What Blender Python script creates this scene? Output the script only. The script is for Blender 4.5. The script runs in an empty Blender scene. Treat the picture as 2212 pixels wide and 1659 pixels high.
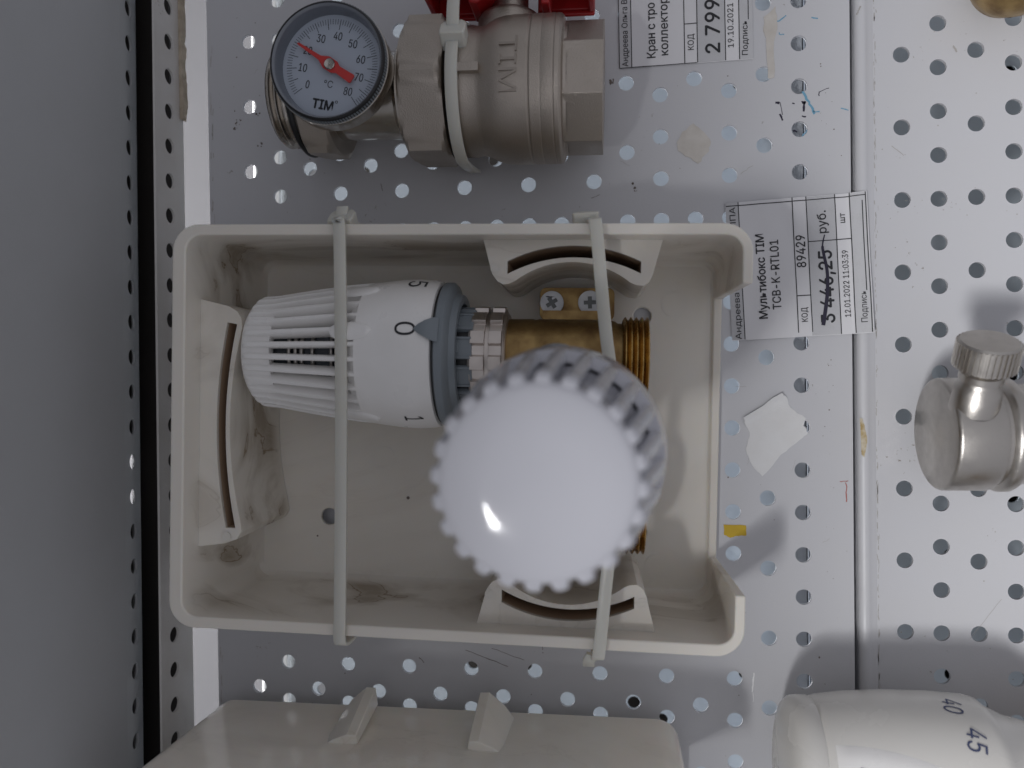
import bpy, bmesh, math, random
from math import sin, cos, pi, radians, sqrt
from mathutils import Matrix, Vector
from mathutils.geometry import tessellate_polygon

SC = bpy.context.scene
COL = SC.collection
S = 0.001                     # everything below is written in millimetres
rnd = random.Random(7)

# ------------------------------------------------------------------ camera
cam_d = bpy.data.cameras.new('camera')
cam = bpy.data.objects.new('camera', cam_d)
COL.objects.link(cam)
R0 = ((0.99116247, -0.01346256, -0.13196859), (0.01177160, 0.99983842, -0.01358519), (0.13213016, 0.01191165, 0.99116080))
CAM = (126.06, -70.0, 278.9)
m = Matrix.Identity(4)
for r in range(3):
    for c in range(3):
        m[c][r] = R0[r][c]
m.translation = Vector(CAM) * S
cam.matrix_world = m
cam_d.sensor_width = 36.0
cam_d.lens = 36.0 * 1640.0 / 2212.0
cam_d.clip_start = 0.005
cam_d.clip_end = 20.0
cam_d.dof.use_dof = True
cam_d.dof.focus_distance = 0.262
cam_d.dof.aperture_fstop = 10.5
SC.camera = cam

# ------------------------------------------------------------------ world and lamps
w = bpy.data.worlds.new('World'); SC.world = w; w.use_nodes = True
wn = w.node_tree.nodes; wl = w.node_tree.links
bg = wn['Background']
# the shop hall around: even dim light, a little brighter overhead
tc = wn.new('ShaderNodeTexCoord')
dp = wn.new('ShaderNodeVectorMath'); dp.operation = 'DOT_PRODUCT'
dp.inputs[1].default_value = Vector((0.35, -0.05, 0.9)).normalized()
wl.new(tc.outputs['Generated'], dp.inputs[0])
mxn = wn.new('ShaderNodeMapRange'); mxn.inputs[1].default_value = -1.0; mxn.inputs[2].default_value = 1.0
wl.new(dp.outputs['Value'], mxn.inputs[0])
mixw = wn.new('ShaderNodeMix'); mixw.data_type = 'RGBA'
wl.new(mxn.outputs[0], mixw.inputs[0])
mixw.inputs[6].default_value = (0.12, 0.122, 0.13, 1)
mixw.inputs[7].default_value = (0.28, 0.283, 0.31, 1)
wl.new(mixw.outputs[2], bg.inputs[0]); bg.inputs[1].default_value = 1.5

def area(name, loc, target, sx, sy, power, color=(1, 1, 1), roll=0.0):
    d = bpy.data.lights.new(name, 'AREA'); d.shape = 'RECTANGLE'
    d.size = sx * S; d.size_y = sy * S; d.energy = power; d.color = color
    o = bpy.data.objects.new(name, d); COL.objects.link(o)
    v = (Vector(target) - Vector(loc))
    q = v.to_track_quat('-Z', 'Y')
    o.matrix_world = Matrix.Translation(Vector(loc) * S) @ q.to_matrix().to_4x4() @ Matrix.Rotation(roll, 4, 'Z')
    return o
area('ceiling_light', (-355, -440, 1100), (180, -70, 0), 250, 115, 12.6, (0.99, 0.99, 1.0))
area('added_rear_fill', (-450, -70, -36), (60, -70, -50), 600, 36, 15.0, (0.98, 0.98, 1.0))  # added unseen lamp, stands in for light leaking in behind the panels

vs = SC.view_settings
vs.view_transform = 'Standard'; vs.look = 'None'; vs.exposure = -0.1; vs.gamma = 1.0
try: vs.use_curve_mapping = False
except Exception: pass
SC.cycles.use_denoising = True
SC.cycles.max_bounces = 10

# ------------------------------------------------------------------ materials
def mat(name, color, rough=0.5, metal=0.0, spec=0.5, noise=None, bump=None, sss=None, speck=None, coat=0.0):
    """noise=(scale, amount, colour2), bump=(scale, strength), speck=(scale, threshold, colour)"""
    M = bpy.data.materials.new(name); M.use_nodes = True
    nt = M.node_tree; N = nt.nodes; L = nt.links
    b = N['Principled BSDF']
    b.inputs['Roughness'].default_value = rough
    b.inputs['Metallic'].default_value = metal
    b.inputs['Specular IOR Level'].default_value = spec
    b.inputs['Coat Weight'].default_value = coat
    t = N.new('ShaderNodeTexCoord')
    colsock = None
    rgb = N.new('ShaderNodeRGB'); rgb.outputs[0].default_value = (*color, 1); colsock = rgb.outputs[0]
    if noise:
        sc, amt, c2 = noise
        n = N.new('ShaderNodeTexNoise'); n.inputs['Scale'].default_value = sc; n.inputs['Detail'].default_value = 6
        L.new(t.outputs['Object'], n.inputs['Vector'])
        r = N.new('ShaderNodeMapRange'); r.inputs[1].default_value = 0.35; r.inputs[2].default_value = 0.7
        r.inputs[3].default_value = 0; r.inputs[4].default_value = amt
        L.new(n.outputs['Fac'], r.inputs[0])
        x = N.new('ShaderNodeMix'); x.data_type = 'RGBA'
        L.new(r.outputs[0], x.inputs[0]); L.new(colsock, x.inputs[6]); x.inputs[7].default_value = (*c2, 1)
        colsock = x.outputs[2]
        rr = N.new('ShaderNodeMapRange'); rr.inputs[1].default_value = 0.3; rr.inputs[2].default_value = 0.7
        rr.inputs[3].default_value = max(0.02, rough - 0.06); rr.inputs[4].default_value = min(1, rough + 0.08)
        L.new(n.outputs['Fac'], rr.inputs[0]); L.new(rr.outputs[0], b.inputs['Roughness'])
    if speck:
        sc, th, c2 = speck
        n = N.new('ShaderNodeTexNoise'); n.inputs['Scale'].default_value = sc; n.inputs['Detail'].default_value = 8
        n.inputs['Roughness'].default_value = 0.7
        L.new(t.outputs['Object'], n.inputs['Vector'])
        n2 = N.new('ShaderNodeTexNoise'); n2.inputs['Scale'].default_value = sc * 0.09; n2.inputs['Detail'].default_value = 2
        L.new(t.outputs['Object'], n2.inputs['Vector'])
        a = N.new('ShaderNodeMath'); a.operation = 'MULTIPLY_ADD'; a.inputs[1].default_value = 0.55
        L.new(n2.outputs['Fac'], a.inputs[0]); L.new(n.outputs['Fac'], a.inputs[2])
        r = N.new('ShaderNodeMapRange'); r.inputs[1].default_value = th; r.inputs[2].default_value = th + 0.05
        L.new(a.outputs[0], r.inputs[0])
        x = N.new('ShaderNodeMix'); x.data_type = 'RGBA'
        L.new(r.outputs[0], x.inputs[0]); L.new(colsock, x.inputs[6]); x.inputs[7].default_value = (*c2, 1)
        colsock = x.outputs[2]
    L.new(colsock, b.inputs['Base Color'])
    if bump:
        sc, st = bump
        n = N.new('ShaderNodeTexNoise'); n.inputs['Scale'].default_value = sc; n.inputs['Detail'].default_value = 4
        L.new(t.outputs['Object'], n.inputs['Vector'])
        bp = N.new('ShaderNodeBump'); bp.inputs['Strength'].default_value = st; bp.inputs['Distance'].default_value = 0.0003
        L.new(n.outputs['Fac'], bp.inputs['Height']); L.new(bp.outputs[0], b.inputs['Normal'])
    if sss:
        b.inputs['Subsurface Weight'].default_value = sss
        b.inputs['Subsurface Radius'].default_value = (1.0, 0.75, 0.5)
        b.inputs['Subsurface Scale'].default_value = 0.002
    return M

M_PANEL = mat('powder_coat', (0.565, 0.565, 0.585), 0.38, noise=(55, 0.16, (0.56, 0.55, 0.54)), bump=(1400, 0.12), speck=(420, 0.99, (0.24, 0.21, 0.18)))
M_SHELF = mat('shelf_coat', (0.44, 0.445, 0.455), 0.42, noise=(40, 0.2, (0.38, 0.38, 0.38)), bump=(1200, 0.12))
M_LIP = mat('lip_coat', (0.62, 0.60, 0.58), 0.42, noise=(80, 0.4, (0.52, 0.49, 0.45)), speck=(380, 0.97, (0.18, 0.13, 0.1)))
M_DARK = mat('dark_metal', (0.035, 0.030, 0.027), 0.6)
M_BACK = mat('back_coat', (0.60, 0.655, 0.70), 0.45, noise=(60, 0.2, (0.5, 0.55, 0.6)))
M_WHITE = mat('white_wall', (0.20, 0.197, 0.207), 0.6, noise=(30, 0.2, (0.18, 0.178, 0.187)))
M_POST = mat('post_coat', (0.82, 0.82, 0.81), 0.4)
M_GREY = mat('grey_post', (0.12, 0.135, 0.16), 0.5)
M_MID = mat('mid_grey_coat', (0.34, 0.36, 0.385), 0.5)
M_NICKEL = mat('sandblasted_nickel', (0.47, 0.42, 0.37), 0.40, 1.0, noise=(120, 0.5, (0.42, 0.375, 0.325)), bump=(2600, 0.55))
M_NICKEL_S = mat('turned_nickel', (0.56, 0.52, 0.47), 0.22, 1.0, noise=(90, 0.4, (0.46, 0.42, 0.37)), bump=(900, 0.08))
M_CHROME = mat('satin_nickel', (0.52, 0.49, 0.455), 0.36, 1.0, noise=(300, 0.5, (0.46, 0.44, 0.41)), bump=(1600, 0.12))
M_NUT = mat('bright_nickel', (0.62, 0.565, 0.525), 0.36, 1.0, noise=(200, 0.3, (0.55, 0.5, 0.46)))
M_BRASS = mat('tarnished_brass', (0.38, 0.26, 0.11), 0.42, 1.0, noise=(160, 0.95, (0.20, 0.12, 0.055)), bump=(1200, 0.3))
M_BRASS_T = mat('cut_brass', (0.50, 0.33, 0.12), 0.27, 1.0, noise=(260, 0.8, (0.30, 0.16, 0.06)))
M_ZINC = mat('zinc_screw', (0.70, 0.72, 0.75), 0.4, 0.3, noise=(300, 0.3, (0.5, 0.52, 0.54)))
M_RECESS = mat('screw_recess', (0.20, 0.21, 0.21), 0.5, 0.8)
M_HEAD = mat('white_abs', (0.90, 0.885, 0.865), 0.3, noise=(70, 0.22, (0.68, 0.65, 0.61)))
M_KNOB = mat('gloss_white_abs', (0.54, 0.54, 0.58), 0.10, spec=0.4, noise=(70, 0.1, (0.63, 0.63, 0.67)))
M_HEAD2 = mat('cream_abs', (0.72, 0.70, 0.66), 0.24, noise=(40, 0.25, (0.67, 0.645, 0.60)))
M_COLLAR = mat('grey_plastic', (0.22, 0.25, 0.275), 0.36, noise=(80, 0.2, (0.19, 0.21, 0.23)))
M_CORE = mat('dark_grey_plastic', (0.075, 0.085, 0.10), 0.35)
M_RING = mat('smoky_plastic', (0.20, 0.215, 0.245), 0.18)
M_BLACK = mat('black_rubber', (0.012, 0.012, 0.014), 0.4)
M_PRINT = mat('black_print', (0.02, 0.02, 0.024), 0.6)
M_BLUEPR = mat('navy_print', (0.06, 0.075, 0.16), 0.5)
M_RED = mat('red_enamel', (0.40, 0.012, 0.014), 0.35, noise=(60, 0.3, (0.30, 0.01, 0.012)))
M_NEEDLE = mat('red_needle', (0.62, 0.045, 0.04), 0.4)
M_DIAL = mat('dial_paper', (0.47, 0.51, 0.58), 0.5, noise=(50, 0.1, (0.44, 0.48, 0.55)))
M_TIE = mat('nylon', (0.62, 0.615, 0.56), 0.36, noise=(120, 0.25, (0.55, 0.53, 0.46)), sss=0.4)
M_PAPER = mat('label_paper', (0.74, 0.735, 0.75), 0.75, noise=(45, 0.15, (0.69, 0.68, 0.69)))
M_SHADE = mat('printed_grey', (0.55, 0.55, 0.565), 0.75, speck=(2600, 0.83, (0.52, 0.52, 0.53)))
M_INK = mat('marker_ink', (0.022, 0.018, 0.04), 0.45)
M_BINK = mat('blue_marker', (0.16, 0.36, 0.50), 0.6)
M_DIRT = mat('dirt_mark', (0.16, 0.13, 0.11), 0.8)
M_RDIRT = mat('red_mark', (0.42, 0.14, 0.12), 0.8)
M_SCRATCH = mat('scratch', (0.86, 0.86, 0.86), 0.3)
M_SMUDGE = mat('smudge', (0.40, 0.38, 0.36), 0.7)
M_GLUE = mat('paper_residue', (0.60, 0.57, 0.53), 0.8, noise=(170, 0.6, (0.47, 0.43, 0.38)), bump=(700, 0.4))
M_TORN = mat('torn_label', (0.73, 0.73, 0.73), 0.8, noise=(120, 0.4, (0.66, 0.645, 0.63)), bump=(600, 0.35))
M_YEL = mat('yellow_sticker', (0.62, 0.42, 0.02), 0.6, noise=(250, 0.6, (0.5, 0.32, 0.03)))
M_CARD = mat('torn_cardboard', (0.50, 0.43, 0.34), 0.85, noise=(220, 0.8, (0.28, 0.23, 0.17)), bump=(500, 0.6))
M_AMBER = mat('glue_stain', (0.42, 0.30, 0.12), 0.3, noise=(500, 0.9, (0.62, 0.58, 0.48)))

def cream_mat(name, base, stain_amt, rough):
    """ivory plastic with brown water stains that run in streaks and rings"""
    M = bpy.data.materials.new(name); M.use_nodes = True
    nt = M.node_tree; N = nt.nodes; L = nt.links; b = N['Principled BSDF']
    t = N.new('ShaderNodeTexCoord')
    n1 = N.new('ShaderNodeTexNoise'); n1.inputs['Scale'].default_value = 22; n1.inputs['Detail'].default_value = 5
    n1.inputs['Distortion'].default_value = 2.4
    mp = N.new('ShaderNodeMapping'); mp.inputs['Scale'].default_value = (0.48, 1.0, 0.9)
    L.new(t.outputs['Object'], mp.inputs[0]); L.new(mp.outputs[0], n1.inputs['Vector'])
    # tide lines: thin bands where the noise crosses a level
    s = N.new('ShaderNodeMath'); s.operation = 'SUBTRACT'; s.inputs[1].default_value = 0.56; L.new(n1.outputs['Fac'], s.inputs[0])
    ab = N.new('ShaderNodeMath'); ab.operation = 'ABSOLUTE'; L.new(s.outputs[0], ab.inputs[0])
    band = N.new('ShaderNodeMapRange'); band.inputs[1].default_value = 0.0; band.inputs[2].default_value = 0.028
    band.inputs[3].default_value = 1; band.inputs[4].default_value = 0; L.new(ab.outputs[0], band.inputs[0])
    fill = N.new('ShaderNodeMapRange'); fill.inputs[1].default_value = 0.42; fill.inputs[2].default_value = 0.62
    fill.inputs[3].default_value = 0.10; fill.inputs[4].default_value = 0.75; L.new(n1.outputs['Fac'], fill.inputs[0])
    mx = N.new('ShaderNodeMath'); mx.operation = 'MAXIMUM'; L.new(band.outputs[0], mx.inputs[0]); L.new(fill.outputs[0], mx.inputs[1])
    # where the dirt sat: broad patches, only on the walls (local height 4..44 mm), strongest in the left corners
    sp = N.new('ShaderNodeSeparateXYZ'); L.new(t.outputs['Object'], sp.inputs[0])
    zr = N.new('ShaderNodeMapRange'); zr.inputs[1].default_value = 0.048; zr.inputs[2].default_value = 0.030; L.new(sp.outputs[2], zr.inputs[0])
    zl = N.new('ShaderNodeMapRange'); zl.inputs[1].default_value = 0.0035; zl.inputs[2].default_value = 0.010; L.new(sp.outputs[2], zl.inputs[0])
    zlm = N.new('ShaderNodeMapRange'); zlm.inputs[1].default_value = 0; zlm.inputs[2].default_value = 1; zlm.inputs[3].default_value = 0.10; zlm.inputs[4].default_value = 1
    L.new(zl.outputs[0], zlm.inputs[0])
    n2 = N.new('ShaderNodeTexNoise'); n2.inputs['Scale'].default_value = 14; n2.inputs['Detail'].default_value = 2; L.new(t.outputs['Object'], n2.inputs['Vector'])
    pr = N.new('ShaderNodeMapRange'); pr.inputs[1].default_value = 0.18; pr.inputs[2].default_value = 0.36; L.new(n2.outputs['Fac'], pr.inputs[0])
    xr = N.new('ShaderNodeMapRange'); xr.inputs[1].default_value = -0.03; xr.inputs[2].default_value = 0.07; xr.inputs[3].default_value = 1.0; xr.inputs[4].default_value = 0.45
    L.new(sp.outputs[0], xr.inputs[0])
    k = mx.outputs[0]
    for q in (zr.outputs[0], zlm.outputs[0], pr.outputs[0], xr.outputs[0]):
        mm = N.new('ShaderNodeMath'); mm.operation = 'MULTIPLY'; L.new(k, mm.inputs[0]); L.new(q, mm.inputs[1]); k = mm.outputs[0]
    am = N.new('ShaderNodeMath'); am.operation = 'MULTIPLY'; am.inputs[1].default_value = stain_amt; L.new(k, am.inputs[0])
    n3 = N.new('ShaderNodeTexNoise'); n3.inputs['Scale'].default_value = 30; n3.inputs['Detail'].default_value = 4; L.new(t.outputs['Object'], n3.inputs['Vector'])
    c1 = N.new('ShaderNodeMix'); c1.data_type = 'RGBA'; L.new(n3.outputs['Fac'], c1.inputs[0])
    c1.inputs[6].default_value = (*base, 1); c1.inputs[7].default_value = (base[0] * .93, base[1] * .90, base[2] * .86, 1)
    c2 = N.new('ShaderNodeMix'); c2.data_type = 'RGBA'; L.new(am.outputs[0], c2.inputs[0]); L.new(c1.outputs[2], c2.inputs[6])
    c2.inputs[7].default_value = (0.22, 0.155, 0.085, 1)
    L.new(c2.outputs[2], b.inputs['Base Color'])
    b.inputs['Roughness'].default_value = rough
    b.inputs['Subsurface Weight'].default_value = 0.25
    b.inputs['Subsurface Radius'].default_value = (1.0, 0.7, 0.4); b.inputs['Subsurface Scale'].default_value = 0.003
    return M
M_SLOT = mat('slot_glow_tint', (0.46, 0.335, 0.235), 0.5, noise=(60, 0.3, (0.38, 0.27, 0.18)))  # tan paints in the brown of light passing through thin slot walls
M_BOX = cream_mat('ivory_plastic', (0.79, 0.76, 0.70), 1.0, 0.36)
M_BOX2 = cream_mat('glossy_ivory_plastic', (0.96, 0.93, 0.86), 0.2, 0.12)

# ------------------------------------------------------------------ mesh helpers (millimetres)
class MB:
    """collects vertices and faces, then links them as one mesh object"""
    def __init__(self): self.v = []; self.f = []
    def add(self, v, f, M=None):
        o = len(self.v)
        self.v += [tuple(M @ Vector(p)) if M is not None else tuple(p) for p in v]
        self.f += [tuple(i + o for i in q) for q in f]
        return self
    def box(self, x0, x1, y0, y1, z0, z1, M=None):
        v = [(x, y, z) for z in (z0, z1) for y in (y0, y1) for x in (x0, x1)]
        f = [(0, 2, 3, 1), (4, 5, 7, 6), (0, 1, 5, 4), (2, 6, 7, 3), (0, 4, 6, 2), (1, 3, 7, 5)]
        return self.add(v, f, M)
    def lathe(self, prof, n=64, M=None, close=True):
        """prof: (radius, height) pairs, turned about Z"""
        v = []; f = []; rings = []
        for r, h in prof:
            if r < 1e-6:
                rings.append([len(v)]); v.append((0, 0, h))
            else:
                rings.append(list(range(len(v), len(v) + n)))
                v += [(r * cos(2 * pi * i / n), r * sin(2 * pi * i / n), h) for i in range(n)]
        for a, b in zip(rings, rings[1:]):
            for i in range(n):
                j = (i + 1) % n
                q = []
                for k in ((a[i % len(a)], a[j % len(a)], b[j % len(b)], b[i % len(b)])):
                    if k not in q: q.append(k)
                if len(q) > 2: f.append(tuple(q))
        return self.add(v, f, M)
    def prism(self, outer, z0, z1, holes=(), M=None, caps=(True, True)):
        loops = [list(outer)] + [list(h) for h in holes]
        flat = [p for l in loops for p in l]; n = len(flat)
        tris = tessellate_polygon([[Vector((p[0], p[1], 0)) for p in l] for l in loops])
        v = [(p[0], p[1], z0) for p in flat] + [(p[0], p[1], z1) for p in flat]
        f = []
        for t in tris:
            a, b, c = t
            ar = (flat[b][0] - flat[a][0]) * (flat[c][1] - flat[a][1]) - (flat[c][0] - flat[a][0]) * (flat[b][1] - flat[a][1])
            if ar < 0: a, b, c = a, c, b
            if caps[0]: f.append((a, c, b))
            if caps[1]: f.append((a + n, b + n, c + n))
        s = 0
        for li, l in enumerate(loops):
            area2 = sum(l[i][0] * l[(i + 1) % len(l)][1] - l[(i + 1) % len(l)][0] * l[i][1] for i in range(len(l)))
            ccw = area2 > 0
            want = ccw if li == 0 else not ccw
            for i in range(len(l)):
                j = (i + 1) % len(l); a, b = s + i, s + j
                f.append((a, b, b + n, a + n) if want else (b, a, a + n, b + n))
            s += len(l)
        return self.add(v, f, M)
    def sweep(self, pts, wdir, wid, thick):
        """a flat strap along pts, wid wide along wdir"""
        W = Vector(wdir).normalized(); P = [Vector(p) for p in pts]; v = []; f = []
        for i, p in enumerate(P):
            T = (P[min(i + 1, len(P) - 1)] - P[max(i - 1, 0)]).normalized()
            wv = (W - T * W.dot(T)).normalized(); nv = T.cross(wv).normalized()
            e = 0.25
            for a, b in ((-1, -1 + e), (-1 + e * .3, -1), (1 - e * .3, -1), (1, -1 + e), (1, 1 - e), (1 - e * .3, 1), (-1 + e * .3, 1), (-1, 1 - e)):
                v.append(p + wv * (wid / 2 * a) + nv * (thick / 2 * b))
        k = 8
        for i in range(len(P) - 1):
            for j in range(k):
                q = (j + 1) % k
                f.append((i * k + j, i * k + q, (i + 1) * k + q, (i + 1) * k + j))
        f.append(tuple(range(k))[::-1]); f.append(tuple((len(P) - 1) * k + j for j in range(k)))
        return self.add(v, f)
    def build(self, name, material, parent=None, smooth=35, bevel=0, seg=2, loc=None, mw=None):
        me = bpy.data.meshes.new(name)
        me.from_pydata([(x * S, y * S, z * S) for x, y, z in self.v], [], self.f)
        me.materials.append(material)
        bm = bmesh.new(); bm.from_mesh(me)
        bmesh.ops.remove_doubles(bm, verts=bm.verts, dist=1e-7)
        bmesh.ops.recalc_face_normals(bm, faces=bm.faces)
        bm.to_mesh(me); bm.free()
        if smooth:
            for p in me.polygons: p.use_smooth = True
            me.set_sharp_from_angle(angle=radians(smooth))
        o = bpy.data.objects.new(name, me); COL.objects.link(o)
        if parent: o.parent = parent
        if loc: o.location = Vector(loc) * S
        if mw is not None: o.matrix_local = mw
        if bevel:
            bv = o.modifiers.new('bevel', 'BEVEL'); bv.width = bevel * S; bv.segments = seg
            bv.limit_method = 'ANGLE'; bv.angle_limit = radians(40); bv.harden_normals = False
        return o

def thing(name, label, cat, loc=(0, 0, 0), M=None, group=None):
    o = bpy.data.objects.new(name, None); COL.objects.link(o); o.empty_display_size = 0.01
    if M is not None: o.matrix_world = scaled(M)
    else: o.location = Vector(loc) * S
    o['label'] = label; o['category'] = cat
    if group: o['group'] = group
    return o
def tag(o, label, cat, group=None, kind=None):
    o['label'] = label; o['category'] = cat
    if group: o['group'] = group
    if kind: o['kind'] = kind
    return o
def scaled(M):
    M = M.copy(); M.translation = M.translation * S; return M
def circle(cx, cy, r, n=28, wob=0.0):
    return [(cx + (r + (rnd.uniform(-wob, wob) if wob else 0)) * cos(2 * pi * i / n), cy + (r + (rnd.uniform(-wob, wob) if wob else 0)) * sin(2 * pi * i / n)) for i in range(n)]
def rrect(x0, x1, y0, y1, r, n=8):
    p = []
    for cx, cy, a0 in ((x1 - r, y1 - r, 0), (x0 + r, y1 - r, 90), (x0 + r, y0 + r, 180), (x1 - r, y0 + r, 270)):
        for i in range(n + 1):
            a = radians(a0 + 90 * i / n); p.append((cx + r * cos(a), cy + r * sin(a)))
    return p
def arc3(p0, p1, p2, n=18):
    """points on the circle from p0 through p1 to p2"""
    (ax, ay), (bx, by), (cx, cy) = p0, p1, p2
    d = 2 * (ax * (by - cy) + bx * (cy - ay) + cx * (ay - by))
    ux = ((ax**2 + ay**2) * (by - cy) + (bx**2 + by**2) * (cy - ay) + (cx**2 + cy**2) * (ay - by)) / d
    uy = ((ax**2 + ay**2) * (cx - bx) + (bx**2 + by**2) * (ax - cx) + (cx**2 + cy**2) * (bx - ax)) / d
    r = math.hypot(ax - ux, ay - uy)
    a0 = math.atan2(ay - uy, ax - ux); a1 = math.atan2(by - uy, bx - ux); a2 = math.atan2(cy - uy, cx - ux)
    def un(a, ref):
        while a - ref > pi: a -= 2 * pi
        while a - ref < -pi: a += 2 * pi
        return a
    a1 = un(a1, a0); a2 = un(a2, a1)
    return [(ux + r * cos(a0 + (a2 - a0) * i / n), uy + r * sin(a0 + (a2 - a0) * i / n)) for i in range(n + 1)]
def mirror_y(p): return [(x, -y) for x, y in p]

try:      # the interface font that ships inside Blender; the built-in face stands in if it is missing
    import os
    FONT = bpy.data.fonts.load(os.path.join(bpy.utils.system_resource('DATAFILES', path='fonts'), 'Inter.woff2'))
except Exception:
    FONT = None
def text_loops(body):
    cu = bpy.data.curves.new('lettering', 'FONT'); cu.body = body; cu.resolution_u = 4; cu.fill_mode = 'NONE'
    if FONT: cu.font = FONT
    ob = bpy.data.objects.new('lettering', cu); COL.objects.link(ob)
    bpy.context.view_layer.update()
    me = bpy.data.meshes.new_from_object(ob.evaluated_get(bpy.context.evaluated_depsgraph_get()))
    nb = {}
    for e in me.edges:
        a, c = e.vertices; nb.setdefault(a, []).append(c); nb.setdefault(c, []).append(a)
    seen = set(); loops = []
    for v0 in range(len(me.vertices)):
        if v0 in seen or v0 not in nb: continue
        lp = [v0]; seen.add(v0); cur = v0
        while True:
            nx = [q for q in nb[cur] if q not in seen]
            if not nx: break
            cur = nx[0]; seen.add(cur); lp.append(cur)
        # follow vertex order of the contour (indices ascend along it)
        lp.sort()
        loops.append([(me.vertices[q].co.x, me.vertices[q].co.y) for q in lp])
    bpy.data.objects.remove(ob); bpy.data.curves.remove(cu); bpy.data.meshes.remove(me)
    return loops
def loop_area(p): return sum(p[i][0] * p[(i + 1) % len(p)][1] - p[(i + 1) % len(p)][0] * p[i][1] for i in range(len(p))) / 2
def inside(pt, p):
    c = False; x, y = pt
    for i in range(len(p)):
        (x0, y0), (x1, y1) = p[i], p[i - 1]
        if (y0 > y) != (y1 > y) and x < (x1 - x0) * (y - y0) / (y1 - y0) + x0: c = not c
    return c
_h = text_loops('H')
OUT_SIGN = 1 if loop_area(_h[0]) > 0 else -1
CAPH = max(y for l in _h for x, y in l)
def text2d(body, bold=0.0):
    """flat letters; every outer contour is filled on its own, since the font's strokes overlap"""
    loops = text_loops(body)
    outs = [l for l in loops if loop_area(l) * OUT_SIGN > 0]; hol = [l for l in loops if loop_area(l) * OUT_SIGN <= 0]
    bm = bmesh.new()
    for o in outs:
        hs = [h for h in hol if inside(h[0], o) and abs(loop_area(h)) < abs(loop_area(o))]
        flat = [p for l in [o] + hs for p in l]
        vs_ = [bm.verts.new((x, y, 0)) for x, y in flat]
        for t in tessellate_polygon([[Vector((x, y, 0)) for x, y in l] for l in [o] + hs]):
            try: bm.faces.new([vs_[q] for q in t])
            except ValueError: pass
    for _ in range(4):                       # split long edges so that the print can follow a curved surface
        lng = [e for e in bm.edges if e.calc_length() > 0.14]
        if not lng: break
        bmesh.ops.subdivide_edges(bm, edges=lng, cuts=1)
        bmesh.ops.triangulate(bm, faces=[q for q in bm.faces if len(q.verts) > 3])
    bm.verts.index_update()
    v = [(p.co.x, p.co.y) for p in bm.verts]; f = [tuple(q.index for q in p.verts) for p in bm.faces]
    bm.free()
    return v, f
def text_fit(body, x0, x1, ybase, cap, bold=0.0):
    """lettering scaled so that its ink runs from x0 to x1 and its capitals are cap high"""
    v, f = text2d(body, bold)
    a = min(p[0] for p in v); b = max(p[0] for p in v)
    sx = (x1 - x0) / (b - a); sy = cap / CAPH
    return [(x0 + (x - a) * sx, ybase + y * sy) for x, y in v], f
def add_text(b, tv, tf, fn, bold=0.0):
    """bold faces are struck a few times a hair apart, each a few microns higher"""
    for i, (dx, dy) in enumerate(((0, 0), (1, 0), (-1, 0), (0, 1), (0, -1)) if bold else ((0, 0),)):
        b.add([fn(x + dx * bold, y + dy * bold, i * .004) for x, y in tv], tf)
    return b

# ------------------------------------------------------------------ the setting: display panels, shelf, what lies behind them
HR = 2.75
holes = []
for k in range(0, 9):
    holes += [circle(24 * k, -15 * j, HR) for j in range(-6, 16)]
for k in range(0, 9):
    x = -12 + 24 * k
    holes += [circle(x, 10 - 25 * j, HR) for j in range(-3, 10)]
b = MB().prism([(-29, -240), (209, -240), (209, 105), (-29, 105)], -1.2, 0, holes)
b.box(-29, -27.8, -240, 105, -12, -1.2).box(207.8, 209, -240, 105, -12, -1.2)
pl = tag(b.build('perforated_panel', M_PANEL, smooth=30), 'white perforated panel carrying the boxes and ball valve, left of the vertical seam', 'panel', 'perforated display panels', 'structure')

holes = []
for x in (238, 262, 286, 310):
    holes += [circle(x - 0.2, 3.6 - 15 * j, HR) for j in range(-6, 16)]
for x in (226, 250, 274, 298):
    holes += [circle(x - 0.1, 13.7 - 25 * j, HR) for j in range(-3, 10)]
b = MB().prism([(216.6, -240), (352, -240), (352, 105), (216.6, 105)], -1.2, 0.0, holes)
# rolled edge along the seam
prof = [(216.6, -1.2), (216.6, 0.0)] + [(213.2 + 2.6 * cos(radians(a)), -1.2 + 2.4 * sin(radians(a))) for a in range(30, 181, 15)] + [(210.6, -12)]
prof = [(216.6, 0.0), (215.9, 0.25)] + [(213.1 + 2.4 * cos(radians(a)), -1.3 + 2.3 * sin(radians(a))) for a in range(50, 181, 13)] + [(210.7, -14)]
for i in range(len(prof) - 1):
    (x0, z0), (x1, z1) = prof[i], prof[i + 1]
    b.add([(x0, -240, z0), (x0, 105, z0), (x1, 105, z1), (x1, -240, z1)], [(0, 1, 2, 3)])
pr_ = tag(b.build('perforated_panel', M_PANEL, smooth=50), 'white perforated panel with the bleed valve, right of the vertical seam', 'panel', 'perforated display panels', 'structure')

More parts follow.
